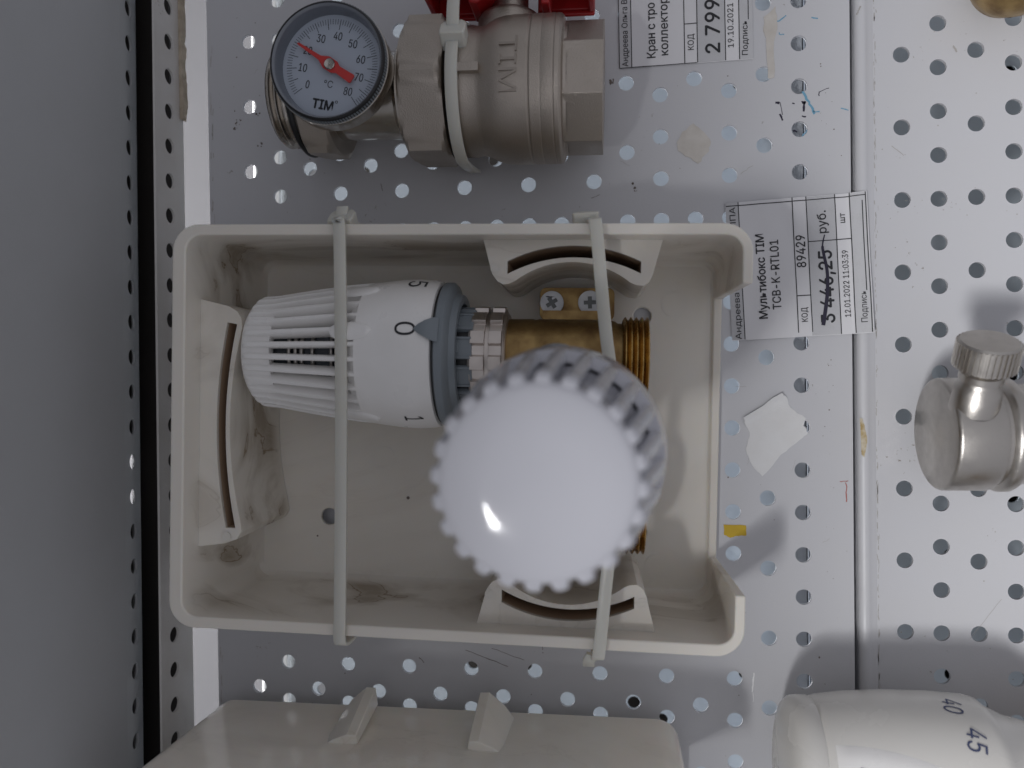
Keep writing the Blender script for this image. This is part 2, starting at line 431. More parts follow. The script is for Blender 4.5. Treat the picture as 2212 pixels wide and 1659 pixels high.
# the shelf: a perforated sheet standing out from the panel, and its front lip
def row_sheet(y_first, pitch, n, zc, slope, r, zlo, zhi, y0, y1, x0, x1, bend=None):
    """sheet in the YZ plane with one row of round holes; each hole sits in a cell of its own"""
    b = MB(); N = 28; half = pitch / 2
    cells = [y_first + pitch * i for i in range(n)]
    def zz(y): return zc + slope * (y - y_first)
    for cy in cells:
        cz = zz(cy); ring = []; sq = []
        for k in range(N):
            a = 2 * pi * (k + .5) / N; c_, s_ = cos(a), sin(a); q = half / max(abs(c_), abs(s_))
            ring.append((cy + r * c_, cz + r * s_))
            yy = cy + q * c_; sq.append((yy, zz(yy) + q * s_))
        # corner points belong to the square so that neighbours close up
        for k in range(N):
            j = (k + 1) % N
            for x, flip in ((x0, 0), (x1, 1)):
                v = [(x, *ring[k]), (x, *ring[j]), (x, *sq[j]), (x, *sq[k])]
                b.add(v, [(0, 1, 2, 3)])
            b.add([(x0, *ring[k]), (x0, *ring[j]), (x1, *ring[j]), (x1, *ring[k])], [(0, 1, 2, 3)])
        for sy, sz in ((1, 1), (-1, 1), (-1, -1), (1, -1)):
            a = math.atan2(sz, sy)
            ks = sorted(range(N), key=lambda k: min(abs((2 * pi * (k + .5) / N - a) % (2 * pi)), 2 * pi - abs((2 * pi * (k + .5) / N - a) % (2 * pi))))[:2]
            yy = cy + sy * half
            for x in (x0, x1):
                b.add([(x, *sq[ks[0]]), (x, yy, zz(yy) + sz * half), (x, *sq[ks[1]])], [(0, 1, 2)])
    ya, yb = cells[0] - half, cells[-1] + half
    za, zb = zz(ya), zz(yb)
    for x in (x0, x1):
        NR = 10 if bend else 1
        for q in range(NR):
            t0, t1 = q / NR, (q + 1) / NR
            b.add([(x, ya, zlo + (za - half - zlo) * t0), (x, yb, zlo + (zb - half - zlo) * t0), (x, yb, zlo + (zb - half - zlo) * t1), (x, ya, zlo + (za - half - zlo) * t1)], [(0, 1, 2, 3)])
        zt = zhi if not callable(zhi) else None
        b.add([(x, ya, za + half), (x, yb, zb + half), (x, yb, zt if zt is not None else zhi(yb)), (x, ya, zt if zt is not None else zhi(ya))], [(0, 1, 2, 3)])
        for p, q in ((y0, ya), (yb, y1)):
            b.add([(x, p, zlo), (x, q, zlo), (x, q, zt if zt is not None else zhi(q)), (x, p, zt if zt is not None else zhi(p))], [(0, 1, 2, 3)])
    if bend:
        # extra rows so that the rolled edge is smooth
        pass
    zt = (lambda y: zhi) if not callable(zhi) else zhi
    b.add([(x0, y0, zt(y0)), (x0, y1, zt(y1)), (x1, y1, zt(y1)), (x1, y0, zt(y0))], [(0, 1, 2, 3)])
    if bend:
        zb_, sl, rad = bend; out = []
        for x, y, z in b.v:
            lim = zb_ + sl * y
            if z < lim:
                ph = (lim - z) / rad
                out.append((x1 - rad + (rad + x - x1) * cos(ph), y, lim - (rad + x - x1) * sin(ph)))
            else: out.append((x, y, z))
        b.v = out
    return b
b = row_sheet(5.1 - 13.26 * 21, 13.26, 31, 10.55 + 0.0137 * 13.26 * 21, -0.0137, 2.95, -16, 500, -285, 138, -54.9, -54.2, bend=(20.0, -0.0137, 40.0))
b.box(-54.9, -54.2, -700, -285.1, 24, 500).box(-54.9, -54.2, 138.1, 500, 18, 500)
tag(b.build('shelf_board', M_SHELF, smooth=30), 'grey perforated shelf sheet running down the left edge', 'shelf', kind='structure')
b = row_sheet(5.8 - 13.3 * 21, 13.3, 31, 7.8 + 0.016 * 13.3 * 21, -0.016, 2.9, -2, lambda y: 16.9 - 0.0125 * y, -330, 180, -41.6, -40.7)
tag(b.build('shelf_lip', M_LIP, smooth=0), 'narrow grey perforated strip beside the bright gap', 'shelf lip', kind='structure')
b = MB().box(-140, -48, -97, 180, -14, -13).box(-140, -48, -330, -124, -14, -13).box(-69.7, -48, -124, -97, -14, -13).box(-84, -82, -330, 180, -12.9, 300)  # tall upright sheet is added to keep light off the dark plates
b.box(-52.5, -50.5, -330, 180, -12.9, -9)
tag(b.build('dark_backing', M_DARK, smooth=0), 'dark channel behind the rolled shelf edge and the narrow strip, with an added unseen sheet blocking light', 'backing', kind='structure')
b = MB().box(-330, -41.5, -320, 180, -88, -86)
tag(b.build('back_wall', M_WHITE), 'bright white wall seen through the long gap', 'wall', kind='structure')
b = MB().box(-41.0, -27.3, -320, 180, -72, -61)
tag(b.build('back_post', M_POST, bevel=1), 'white upright behind the leftmost holes', 'post', kind='structure')
holes = []
for k in range(-1, 13):
    holes += [circle(7.5 + 24 * k + 6, 9 - 15 * j, HR) for j in range(-6, 16) if rnd.random() < 0.5]
    holes += [circle(7.5 + 24 * k - 6, 2 - 25 * j, HR) for j in range(-4, 10) if rnd.random() < 0.5]
holes = [h for h in holes if min(p[0] for p in h) > -19]
b = MB().prism([(-21, -320), (360, -320), (360, 180), (-21, 180)], -61.2, -60, holes)
tag(b.build('back_panel', M_BACK, smooth=30), 'bluish back panel seen through the panel holes', 'panel', kind='structure')
b = MB().box(-20, 365, -325, 185, -89, -88)
tag(b.build('rear_backing', M_DARK), 'dark backing behind the rear panel', 'backing', kind='structure')
b = MB().box(352, 354, -320, 180, -88, -0.5).box(-41, 352, -322, -320, -88, -1.3).box(-41, 352, 180, 182, -88, -1.3)  # plates added out of sight to shut stray light out of the rear space
tag(b.build('rear_light_baffle', M_GREY), 'unseen baffle plates added behind the panels to keep light out', 'frame', kind='structure')
b = MB().box(190.0, 195.5, -320, 180, -12, -9.5)
tag(b.build('rear_strip', M_MID, bevel=0.3), 'mid grey strip behind the right column of holes', 'strip', kind='structure')
b = MB().box(195.7, 206.5, -320, 180, -50, -9)
tag(b.build('rear_post', M_GREY, bevel=0.5), 'grey upright behind the right column of holes', 'post', kind='structure')

# ------------------------------------------------------------------ marks and leftovers on the panels
def blob(pts, z, th, name, material, label, cat, group=None, bevel=0):
    return tag(MB().prism(pts, z, z + th).build(name, material, smooth=0, bevel=bevel), label, cat, group)
def ragged(pts, amp, sub=4):
    out = []
    for i, p in enumerate(pts):
        q = pts[(i + 1) % len(pts)]
        for s in range(sub):
            t = s / sub
            a = amp if s else 0
            out.append((p[0] + (q[0] - p[0]) * t + rnd.uniform(-a, a), p[1] + (q[1] - p[1]) * t + rnd.uniform(-a, a)))
    return out
blob(ragged([(149.6, 12.4), (151.6, 16.2), (155.6, 19.0), (159.2, 15.8), (161.6, 12.0), (160.8, 8.6), (157.0, 4.6), (153.6, 7.2), (150.2, 9.4)], .35), 0.02, .22, 'paper_scrap', M_GLUE, 'brownish diamond shaped scrap of old label right of the ball valve', 'paper scrap', 'old label scraps')
blob(ragged([(180.2, 55.0), (184.2, 58.4), (184.8, 52.0), (183.6, 46.0), (183.6, 33.6), (181.4, 33.4), (180.9, 47.0), (180.0, 50.0)], .3), 0.02, .2, 'tape_strip', M_GLUE, 'narrow vertical tape strip ending in a hole beside the top price tag', 'tape')
blob(ragged([(171.6, -86.2), (184.8, -77.6), (186.6, -79.0), (188.0, -82.8), (193.2, -86.6), (192.3, -89.2), (194.0, -91.8), (191.4, -94.0), (184.6, -99.5), (178.2, -107.2), (174.8, -103.4), (172.6, -97.5), (174.0, -91.5), (172.4, -88.5)], .3), 0.02, .2, 'torn_label', M_TORN, 'large torn white label scrap below the price tag', 'torn label')
tl = [o for o in bpy.data.objects if o.name == 'torn_label'][0]
bm = bmesh.new(); bm.from_mesh(tl.data)
for _ in range(5):
    lng = [e for e in bm.edges if e.calc_length() > 2.2 * S]
    bmesh.ops.subdivide_edges(bm, edges=lng, cuts=1); bmesh.ops.triangulate(bm, faces=[q for q in bm.faces if len(q.verts) > 3])
for v_ in bm.verts:      # the upper left edge has come unstuck and curls up
    d_ = (v_.co.x / S - 171.6) * -0.55 + (v_.co.y / S + 86.2) * 0.835
    if d_ > -4.5: v_.co.z += 0.075 * (d_ + 4.5) ** 2 * S
bm.to_mesh(tl.data); bm.free()
blob(ragged([(164.6, -124.6), (172.4, -124.8), (172.5, -128.4), (169.0, -128.6), (167.2, -129.3), (164.8, -128.4)], .15), 0.02, .15, 'yellow_sticker', M_YEL, 'small torn yellow sticker at the right edge of the open box', 'sticker')
blob(ragged([(-40.6, 110), (-39.5, 110), (-39.4, 84), (-39.2, 66), (-39.7, 62), (-39.0, 60), (-39.6, 52), (-39.0, 45), (-38.8, 38), (-39.5, 33), (-39.6, 31.5), (-40.6, 32)], .22, 5), -2.5, 3.0, 'torn_cardboard', M_CARD, 'torn brown cardboard edge beside the bright gap at top left', 'cardboard')
blob(ragged([(211.0, -86.6), (211.9, -86.8), (213.0, -91.5), (213.4, -94.5), (212.9, -97.8), (212.4, -100.3), (211.5, -99.4), (211.3, -93)], .12), 1.05, .12, 'glue_drip', M_AMBER, 'amber glue drip on the rolled seam edge', 'glue stain')

def stroke(b, pts, wd, z, th=0.05):
    P = [Vector((x, y)) for x, y in pts]; L_, R_ = [], []
    for i, p in enumerate(P):
        T = (P[min(i + 1, len(P) - 1)] - P[max(i - 1, 0)]).normalized(); nn = Vector((-T.y, T.x)); k = wd / 2 * rnd.uniform(.7, 1.25)
        L_.append(tuple(p + nn * k)); R_.append(tuple(p - nn * k))
    n = len(P); v = [(x, y, z + th) for x, y in L_ + R_]
    b.add(v, [(i, i + n, i + n + 1, i + 1) for i in range(n - 1)])
def jag(p, q, n=6, a=.15):
    return [(p[0] + (q[0] - p[0]) * i / n + rnd.uniform(-a, a), p[1] + (q[1] - p[1]) * i / n + rnd.uniform(-a, a)) for i in range(n + 1)]
b = MB()
stroke(b, jag((183.9, 24.8), (185.3, 24.6), 3), .8, 0); stroke(b, jag((185.5, 24.8), (186.2, 20.2), 4, .08), .2, 0)
stroke(b, jag((185.4, 20.6), (186.4, 18.2), 3), .6, 0); stroke(b, jag((192.6, 24.4), (194.2, 24.2), 3, .25), .8, 0)
stroke(b, jag((193.9, 24.8), (193.2, 21.0), 5, .2), .7, 0); stroke(b, jag((189.5, 24.2), (190.5, 23.9), 3), .4, 0)
stroke(b, jag((190.0, 14.6), (191.0, 14.2), 3, .25), .8, 0); stroke(b, jag((198.6, 27.6), (202.0, 28.8), 4, .15), .25, 0); stroke(b, jag((198.6, 27.4), (198.7, 26.2), 3), .3, 0)
stroke(b, jag((192.9, 19.4), (194.4, 19.2), 3, .2), .45, 0)
mk = b.build('pen_scribble', M_INK, pl, smooth=0)
b = MB()
stroke(b, jag((193.2, 28.0), (197.2, 20.2), 10, .3), .75, 0.01); stroke(b, jag((196.6, 20.8), (198.6, 20.6), 4, .2), .45, 0.01); stroke(b, jag((205.8, 21.4), (208.4, 20.6), 5, .12), .4, 0.01)
stroke(b, jag((184.8, 53.0), (188.0, 55.0), 5, .25), .4, 0.01); stroke(b, jag((185.2, 49.0), (187, 48.2), 4, .25), .4, 0.01); stroke(b, jag((196.4, 53.8), (198.4, 53.2), 3, .2), .4, 0.01); stroke(b, jag((192.8, 12.6), (194.6, 14.4), 4, .2), .45, 0.01)
b.build('blue_scribble', M_BINK, pl, smooth=0)
b = MB()
for p, q, wd in (((126.4, 36.4), (126.6, 34.9), .9), ((127.3, 36.8), (127.3, 34.9), .4), ((70, -173), (86, -178.6), .22), ((80, -172), (92, -176), .16), ((52, -176.5), (54, -178.4), .25), ((99, -169), (99, -172), .18), ((112, 15.5), (115, 15.2), .2), ((98, 15.6), (100, 14.9), .2), ((119, -6), (122, -5), .16), ((40, 3), (40.5, 0), .2)):
    stroke(b, jag(p, q, 7, .15), wd, 0.012)
for i in range(170):
    x = rnd.choice((rnd.uniform(-26, 205), rnd.uniform(-26, 30), rnd.gauss(201, 3))); y = rnd.uniform(-215, 70); r = rnd.uniform(.10, .38) * rnd.choice((.5, .7, 1))
    b.add([(x + r * rnd.uniform(.6, 1.3) * cos(a), y + r * rnd.uniform(.5, 1.4) * sin(a), 0.06) for a in (0, 1.2, 2.4, 3.6, 4.8)], [(0, 1, 2, 3, 4)])
for x, y in ((134.5, -2.6), (135.2, -3.6), (-17.5, 28.0), (-16.6, 30), (-18.2, 27), (-8, 20), (-9, 32)):
    for k in range(4):
        xx = x + rnd.gauss(0, .5); yy = y + rnd.gauss(0, .5); r = rnd.uniform(.15, .5)
        b.add([(xx + r * cos(a), yy + r * rnd.uniform(.5, 1.3) * sin(a), 0.065) for a in (0, 1.2, 2.4, 3.6, 4.8)], [(0, 1, 2, 3, 4)])
b.build('dirt_speck', M_DIRT, pl, smooth=0)
b = MB()
for i in range(60):
    y = rnd.uniform(-215, 70); x = -28.2 + rnd.uniform(0, 1.3)
    stroke(b, jag((x, y), (x + rnd.uniform(-.2, .2), y + rnd.uniform(1, 5)), 4, .12), rnd.uniform(.1, .4), 0.015)
for i in range(26):
    x = rnd.uniform(-20, 205); y = rnd.uniform(-210, 65); a = rnd.uniform(0, 6.3); l = rnd.uniform(2, 7)
    stroke(b, jag((x, y), (x + l * cos(a), y + l * sin(a)), 6, .2), rnd.uniform(.06, .14), 0.015)
b.build('smudge', M_SMUDGE, pl, smooth=0)
b = MB(); stroke(b, jag((174.7, -177.6), (174.0, -184.5), 8, .1), .5, 0.02); stroke(b, jag((174.3, -184.5), (174.4, -188), 4, .1), .25, 0.02)
b.build('scratch', M_SCRATCH, pl, smooth=0)
b = MB(); stroke(b, jag((206.6, -109.2), (206.8, -116.2), 8, .25), .35, 0.02); stroke(b, jag((204.6, -109.0), (207.3, -108.6), 5, .2), .25, 0.02)
b.build('red_mark', M_RDIRT, pl, smooth=0)
b = MB()
for i in range(150):   # grime line where the rolled edge meets the sheet
    y = rnd.uniform(-215, 70); x = 216.8 + abs(rnd.gauss(0, .35))
    stroke(b, jag((x, y), (x + rnd.uniform(-.1, .1), y + rnd.uniform(.6, 3)), 3, .1), rnd.uniform(.08, .3), 0.012)
for i in range(60):
    x = rnd.uniform(219, 270); y = rnd.choice((rnd.uniform(-200, 60), rnd.gauss(-13, 3), rnd.gauss(-97, 1.5))); r = rnd.uniform(.08, .3)
    b.add([(x + r * cos(a), y + r * rnd.uniform(.5, 1.3) * sin(a), 0.06) for a in (0, 1.2, 2.4, 3.6, 4.8)], [(0, 1, 2, 3, 4)])
for p, q, wd in (((222.5, 7.5), (226.5, 4.0), .22), ((242.6, 40.6), (243.8, 38.4), .6), ((211, 53), (212.4, 56), .5), ((247, -163), (257, -149), .12), ((238, -100), (238, -112), .12)):
    stroke(b, jag(p, q, 7, .1), wd, 0.02 if p[0] > 216 else 1.0)
b.build('smudge', M_SMUDGE, pr_, smooth=0)
b = MB(); stroke(b, jag((-54.95, -73), (-54.95, -78), 4, 0), 1, 0)
bm_ = MB()
for (y, z, ry, rz) in ((-74.9, 50.2, 1.9, .5), (-134.8, 27.6, .8, .7), (-133.8, 26.4, .4, .3), (-60, 60, .5, .2)):
    bm_.add([(-54.9, y + ry * rnd.uniform(.6, 1.3) * cos(a), z + rz * rnd.uniform(.6, 1.3) * sin(a)) for a in [i * .7 for i in range(9)]], [tuple(range(9))])
bm_.build('dirt_speck', M_DIRT, bpy.data.objects['shelf_board'], smooth=0)

# ------------------------------------------------------------------ price tags
def price_tag(label, M, rows, texts, lines, shades, wd=49.0, ht=47.4, curl=None, pen=None):
    """paper in its own frame: u along the writing, v down the page; M takes (u, -v, z) to the world"""
    root = thing('price_tag', label, 'price tag', M=M, group='paper price tags')
    zf = curl or (lambda u, v: 0.0)
    n1, n2 = 14, 60
    v = [(wd * i / n1, -ht * j / n2, zf(wd * i / n1, ht * j / n2)) for j in range(n2 + 1) for i in range(n1 + 1)]
    f = [(j * (n1 + 1) + i, j * (n1 + 1) + i + 1, (j + 1) * (n1 + 1) + i + 1, (j + 1) * (n1 + 1) + i) for j in range(n2) for i in range(n1)]
    MB().add(v, f).build('paper', M_PAPER, root, smooth=60)
    def flat(b, x0, x1, v0, v1, dz):
        k = 24; q = max(1, int((v1 - v0) / .6))
        vv = [(x0 + (x1 - x0) * i / k, -(v0 + (v1 - v0) * j / q), zf(x0 + (x1 - x0) * i / k, v0 + (v1 - v0) * j / q) + dz) for j in range(q + 1) for i in range(k + 1)]
        ff = [(j * (k + 1) + i, j * (k + 1) + i + 1, (j + 1) * (k + 1) + i + 1, (j + 1) * (k + 1) + i) for j in range(q) for i in range(k)]
        b.add(vv, ff)
    b = MB()
    for s in shades: flat(b, *s, 0.05)
    b.build('shaded_band', M_SHADE, root, smooth=60)
    b = MB()
    for s in lines: flat(b, *s, 0.10)
    b.build('ruled_line', M_PRINT, root, smooth=60)
    for body, x0, x1, base, cap, bold in texts:
        tv, tf = text_fit(body, x0, x1, -base, cap, bold)
        add_text(MB(), tv, tf, lambda x, y, h: (x, y, zf(x, -y) + 0.16 + h), bold * cap * .95 + .004 * cap).build('lettering', M_PRINT, root, smooth=0)
    if pen:
        b = MB(); P = [Vector(p) for p in pen[0]]; n = len(P); L_ = []; R_ = []
        for i, p in enumerate(P):
            T = (P[min(i + 1, n - 1)] - P[max(i - 1, 0)]).normalized(); nn = Vector((-T.y, T.x)); k = pen[1][i] / 2
            L_.append(p + nn * k); R_.append(p - nn * k)
        b.add([(p.x, -p.y, zf(p.x, p.y) + .22) for p in L_ + R_], [(i, i + n, i + n + 1, i + 1) for i in range(n - 1)])
        b.build('pen_stroke', M_INK, root, smooth=0)
    return root
def tagM(x, y, deg, z=0.35): return Matrix.Translation((x, y, z)) @ Matrix.Rotation(radians(deg), 4, 'Z')
def catmull(P, n=8):
    out = []
    for i in range(len(P) - 1):
        p0 = P[max(i - 1, 0)]; p1 = P[i]; p2 = P[i + 1]; p3 = P[min(i + 2, len(P) - 1)]
        for k in range(n):
            t = k / n
            out.append(tuple(.5 * (2 * b_ + (c_ - a_) * t + (2 * a_ - 5 * b_ + 4 * c_ - d_) * t * t + (3 * b_ - a_ - 3 * c_ + d_) * t ** 3) for a_, b_, c_, d_ in zip(p0, p1, p2, p3)))
    out.append(tuple(P[-1])); return out
LW = 0.32
def curl2(u, v):
    z = 0.0
    if v > 41.0: z += 1.15 * min(1, (v - 41.0) / 3.0)          # climbs over the rolled seam edge
    if v > 43.5: z += 0.045 * (v - 43.5) ** 2 * (1.6 - 1.1 * u / 49.0)
    return z + 0.25 * sin(v * 0.28 + u * .09) ** 2
penp = catmull([(3.6, 31.2), (6.0, 31.7), (14.0, 33.0), (22.0, 33.4), (28.0, 32.6), (31.5, 32.3), (35.2, 33.2)], 6)
penw = [1.35 - 0.6 * abs(i / (len(penp) - 1) - .1) - (0.4 if i > len(penp) * .8 else 0) for i in range(len(penp))]
price_tag('white price tag with 3 446,25 struck through in pen, right of the open box', tagM(168.2, -58.9, 92.3, .35), None,
    [('Андреева О.Андреева ИПА', 0.4, 47.2, 3.3, 2.0, .0), ('Мультибокс TIM', 7.2, 37.0, 12.6, 2.85, .022), ('TCB-K-RTL01', 10.2, 34.6, 17.4, 2.85, .012),
     ('КОД', 5.2, 10.2, 26.1, 2.0, .004), ('89429', 24.4, 35.6, 26.5, 3.05, .014), ('3 446,25', 4.4, 29.6, 35.2, 4.5, .03), ('руб.', 35.8, 43.6, 33.9, 3.0, .012),
     ('12.01.2022 11:03:39', 6.0, 29.2, 40.6, 1.95, .008), ('шт', 38.8, 42.2, 40.2, 2.0, .008), ('Подпись', 3.8, 14.6, 45.6, 1.95, .006)],
    [(0.2, 49, 4.3, 4.3 + LW), (1.5, 49, 22.7, 22.7 + LW), (1.5, 49, 27.4, 27.4 + LW), (0.2, 49, 37.0, 37.0 + LW), (0.2, 49, 41.8, 41.8 + LW), (14.3, 14.3 + LW, 22.7, 27.4), (33, 33 + LW, 27.4, 41.8),
     (47.6, 47.6 + LW, 0.2, 46.9), (0.2, 48.8, 46.7, 46.7 + LW), (14.8, 46, 45.6, 45.6 + LW)],
    [(0.3, 49, 0.0, 4.3), (0.2, 48.8, 27.4, 37.0), (0.2, 48.8, 41.8, 47.2)], curl=curl2, pen=([(a, b_) for a, b_ in penp], penw))
price_tag('white price tag cut by the top edge, reading 2 799, beside the ball valve', tagM(129.6, 40.1, 90.4, .3), None,
    [('Андреева Ольга В', 0.6, 24.5, 3.2, 2.1, .0), ('Кран с тро', 3.0, 22.6, 12.9, 3.0, .014), ('коллектор', 3.6, 24.2, 17.4, 3.0, .01), ('КОД', 4.8, 10.4, 26.4, 2.1, .004),
     ('2 799,', 3.2, 24.0, 35.4, 4.9, .028), ('19.10.2021 9:', 4.6, 23.6, 40.2, 2.0, .006), ('Подпись', 1.6, 13.6, 45.0, 2.0, .006)],
    [(0, 0.25, 0, 27.4), (0.2, 49, 4.3, 4.3 + LW), (0.2, 49, 23.0, 23.0 + LW), (0.2, 49, 27.5, 27.5 + LW), (0.2, 49, 37.2, 37.2 + LW), (0.2, 49, 42.0, 42.0 + LW), (14.0, 14.0 + LW, 23, 27.5), (14, 46, 45.2, 45.2 + LW), (0, 49, 0.0, 0.25)],
    [(0.2, 49, 27.5, 37.2), (0.2, 49, 42.0, 46.9), (0.2, 49, 0.2, 4.3)], ht=46.9, curl=lambda u, v: 0.12 * sin(v * .2 + u * .1) ** 2)

# ------------------------------------------------------------------ plastic flush boxes
def boolean_cut(o, cutters):
    for c in cutters:
        md = o.modifiers.new('cut', 'BOOLEAN'); md.operation = 'DIFFERENCE'; md.object = c; md.solver = 'EXACT'
    dg = bpy.context.evaluated_depsgraph_get(); dg.update()
    me = bpy.data.meshes.new_from_object(o.evaluated_get(dg))
    old = o.data; o.modifiers.clear(); o.data = me; me.name = old.name
    bpy.data.meshes.remove(old)
    for c in cutters:
        d = c.data; bpy.data.objects.remove(c); bpy.data.meshes.remove(d)
def tmp_obj(b):
    return b.build('cutter', M_BOX, smooth=0)

def flush_box(label, M, material, notch=True):
    root = thing('flush_box', label, 'plastic box', M=M, group='ivory plastic flush boxes')
    nc = 8
    rings = []
    for (x0, x1, y0, y1, r, z) in ((-85.6, 86.6, -62.6, 62.4, 8, 0.0), (-91.0, 87.6, -64.0, 63.6, 8.5, 50.0), (-86.6, 84.6, -60.4, 60.2, 5.0, 50.0),
                                   (-83.6, 84.4, -59.9, 59.6, 5.0, 22.0), (-81.8, 84.2, -59.4, 59.0, 5, 4.2), (-80.6, 83.4, -58.4, 58.0, 5, 2.4), (-79.8, 82.8, -57.8, 57.4, 5, 2.0)):
        rings.append([(x, y, z) for x, y in rrect(x0, x1, y0, y1, r, nc)])
    k = len(rings[0]); v = [p for r in rings for p in r]
    f = [(i * k + j, i * k + (j + 1) % k, (i + 1) * k + (j + 1) % k, (i + 1) * k + j) for i in range(len(rings) - 1) for j in range(k)]
    f.append(tuple(range(k))[::-1]); f.append(tuple((len(rings) - 1) * k + j for j in range(k)))
    shell = MB().add(v, f).build('shell', material, root, smooth=0)
    cut = []
    if notch:
        cut.append(tmp_obj(MB().prism([(82.9, 3.2), (95, 3.2), (95, 60), (82.9, 60)], -45.6, 45.9, M=Matrix(((1, 0, 0, 0), (0, 0, 1, 0), (0, 1, 0, 0), (0, 0, 0, 1))))))
    for x, y in ((-55.6, -36.6), (59.0, 39.7), (-55.0, 37.0), (59.0, -38.0)):
        cut.append(tmp_obj(MB().lathe([(0, -3), (3.1, -3), (3.1, 6), (0, 6)], 28, Matrix.Translation((x, y, 0)))))
    for c in cut: c.matrix_world = root.matrix_world @ c.matrix_world
    bpy.context.view_layer.update()
    boolean_cut(shell, cut)
    me = shell.data
    for p in me.polygons: p.use_smooth = True
    me.set_sharp_from_angle(angle=radians(28))
    bv = shell.modifiers.new('bevel', 'BEVEL'); bv.width = 0.45 * S; bv.segments = 2; bv.limit_method = 'ANGLE'; bv.angle_limit = radians(50)
    # slotted ribs that guide the cover
    top = 42.0
    rib = [(6.6, 61.5), (9.0, 52.5), (9.9, 49.4), (11.5, 47.2), (13.4, 46.2), (15.2, 46.4)] + arc3((17.0, 47.2), (34.6, 53.2), (52.6, 47.0), 20) + [(54.4, 46.2), (56.6, 46.0), (58.4, 47.2), (59.5, 49.6), (60.3, 53.0), (62.6, 61.5)]
    slot = arc3((14.6, 53.4), (34.6, 58.3), (55.8, 53.4), 20) + arc3((55.8, 49.7), (34.6, 54.6), (14.6, 49.4), 20)
    MB().prism(rib, 2.2, top, [slot]).build('slotted_rib', material, root, smooth=30)
    MB().prism(mirror_y(rib), 2.2, top, [mirror_y(slot)]).build('slotted_rib', material, root, smooth=30)
    ribl = [(-86.5, -40.2), (-76.5, -38.6), (-72.6, -37.2), (-71.0, -34.6), (-71.4, -31.5)] + arc3((-72.1, -28.5), (-75.4, 0.5), (-72.3, 28.5), 20) + [(-71.6, 31.6), (-71.9, 34.6), (-73.4, 37.0), (-76.2, 38.6), (-86.5, 41.0)]
    slotl = arc3((-76.4, -33.6), (-79.9, 0.3), (-76.6, 33.4), 22) + arc3((-73.3, 32.8), (-76.8, 0.3), (-73.1, -33.6), 22)
    MB().prism(ribl, 2.2, top - .3, [slotl]).build('slotted_rib', material, root, smooth=30)
    ribs = [o for o in root.children if o.name.startswith('slotted_rib')]
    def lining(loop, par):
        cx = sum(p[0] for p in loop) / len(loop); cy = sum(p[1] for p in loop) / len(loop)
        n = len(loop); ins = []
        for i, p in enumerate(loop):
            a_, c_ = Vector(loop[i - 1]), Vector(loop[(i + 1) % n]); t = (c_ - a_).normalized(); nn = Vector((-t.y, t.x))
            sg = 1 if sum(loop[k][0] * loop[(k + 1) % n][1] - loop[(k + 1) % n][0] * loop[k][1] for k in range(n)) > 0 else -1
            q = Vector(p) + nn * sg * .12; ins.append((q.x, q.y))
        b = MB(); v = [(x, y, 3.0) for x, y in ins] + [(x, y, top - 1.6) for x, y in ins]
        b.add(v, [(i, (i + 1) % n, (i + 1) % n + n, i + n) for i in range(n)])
        b.build('slot_glow_liner', M_SLOT, par, smooth=30)  # added liner, its colour imitates light glowing through the plastic
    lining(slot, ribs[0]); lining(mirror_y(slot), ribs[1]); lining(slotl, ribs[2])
    # fixing lugs on the outside walls: angled fins
    fin = [(0, 0), (0, 1.6), (-2.6, 1.6), (-2.6, 2.4), (0, 2.4), (-1.0, 8.6), (4.6, 8.6), (10.0, 4.6), (13, 0)]
    fin = [(0, -1.0), (0, 2.0), (-1.2, 2.0), (-0.6, 8.6), (2.8, 8.8), (8.2, 4.2), (12.0, -1.0)]
    for sx, x, sy in ((1, 17.6, 1), (-1, -21.9, 1), (1, 17.6, -1), (-1, -21.9, -1)):
        pts = [(x + sx * px, sy * (62.8 + py)) for px, py in fin]
        k = len(pts); b = MB()
        low = [(x + sx * (-1.5 + (px + 1.5) * .95), sy * (62.2 + max(-1, py) * .45)) for px, py in fin]
        v = [(a_, c_, 4.0) for a_, c_ in pts] + [(a_, c_, 27.0) for a_, c_ in low]
        b.add(v, [tuple(range(k))[::-1], tuple(range(k, 2 * k))] + [(q, (q + 1) % k, (q + 1) % k + k, q + k) for q in range(k)])
        b.build('fixing_lug', material, root, smooth=30, bevel=.35)
    if material is M_BOX:
        MB().lathe([(0, 2.35), (.55, 2.2), (.6, 2.0)], 12, Matrix.Translation((-25.5, -28.5, 0))).build('dirt_speck', M_DIRT, root)
        MB().lathe([(0, 2.2), (.3, 2.1), (.35, 2.0)], 12, Matrix.Translation((-60, -44, 0))).build('dirt_speck', M_DIRT, root)
    # ejector marks in the floor and on the ribs
    for x, y in ((70, 44), (70, -9), (66, -50), (-35, -14), (22, -18), (-38, 38)):
        MB().lathe([(4.4, 1.98), (4.4, 2.12), (4.0, 2.12), (4.0, 2.06), (0, 2.06)], 32, Matrix.Translation((x, y, 0))).build('ejector_mark', material, root, smooth=30)
    for x, y in ((10.8, -51.0), (58.2, -51.5), (10.8, 51.2), (-76.0, -36.4)):
        MB().lathe([(1.5, top - .05), (1.5, top + .14), (1.15, top + .14), (1.15, top + .04), (0, top + .04)], 20, Matrix.Translation((x, y, 0))).build('ejector_mark', material, root, smooth=30)
    return root
MBOX = Matrix.Translation((76.4, -87.4, 2.5)) @ Matrix.Rotation(radians(-1.8), 4, 'Z') @ Matrix.Rotation(radians(1.6), 4, 'Y')
box1 = flush_box('open ivory box with brown stains holding the brass valve and two heads', MBOX, M_BOX)
MBOX2 = Matrix.Translation((60.8, -253.6, 5.0)) @ Matrix.Rotation(radians(4.0), 4, 'X')
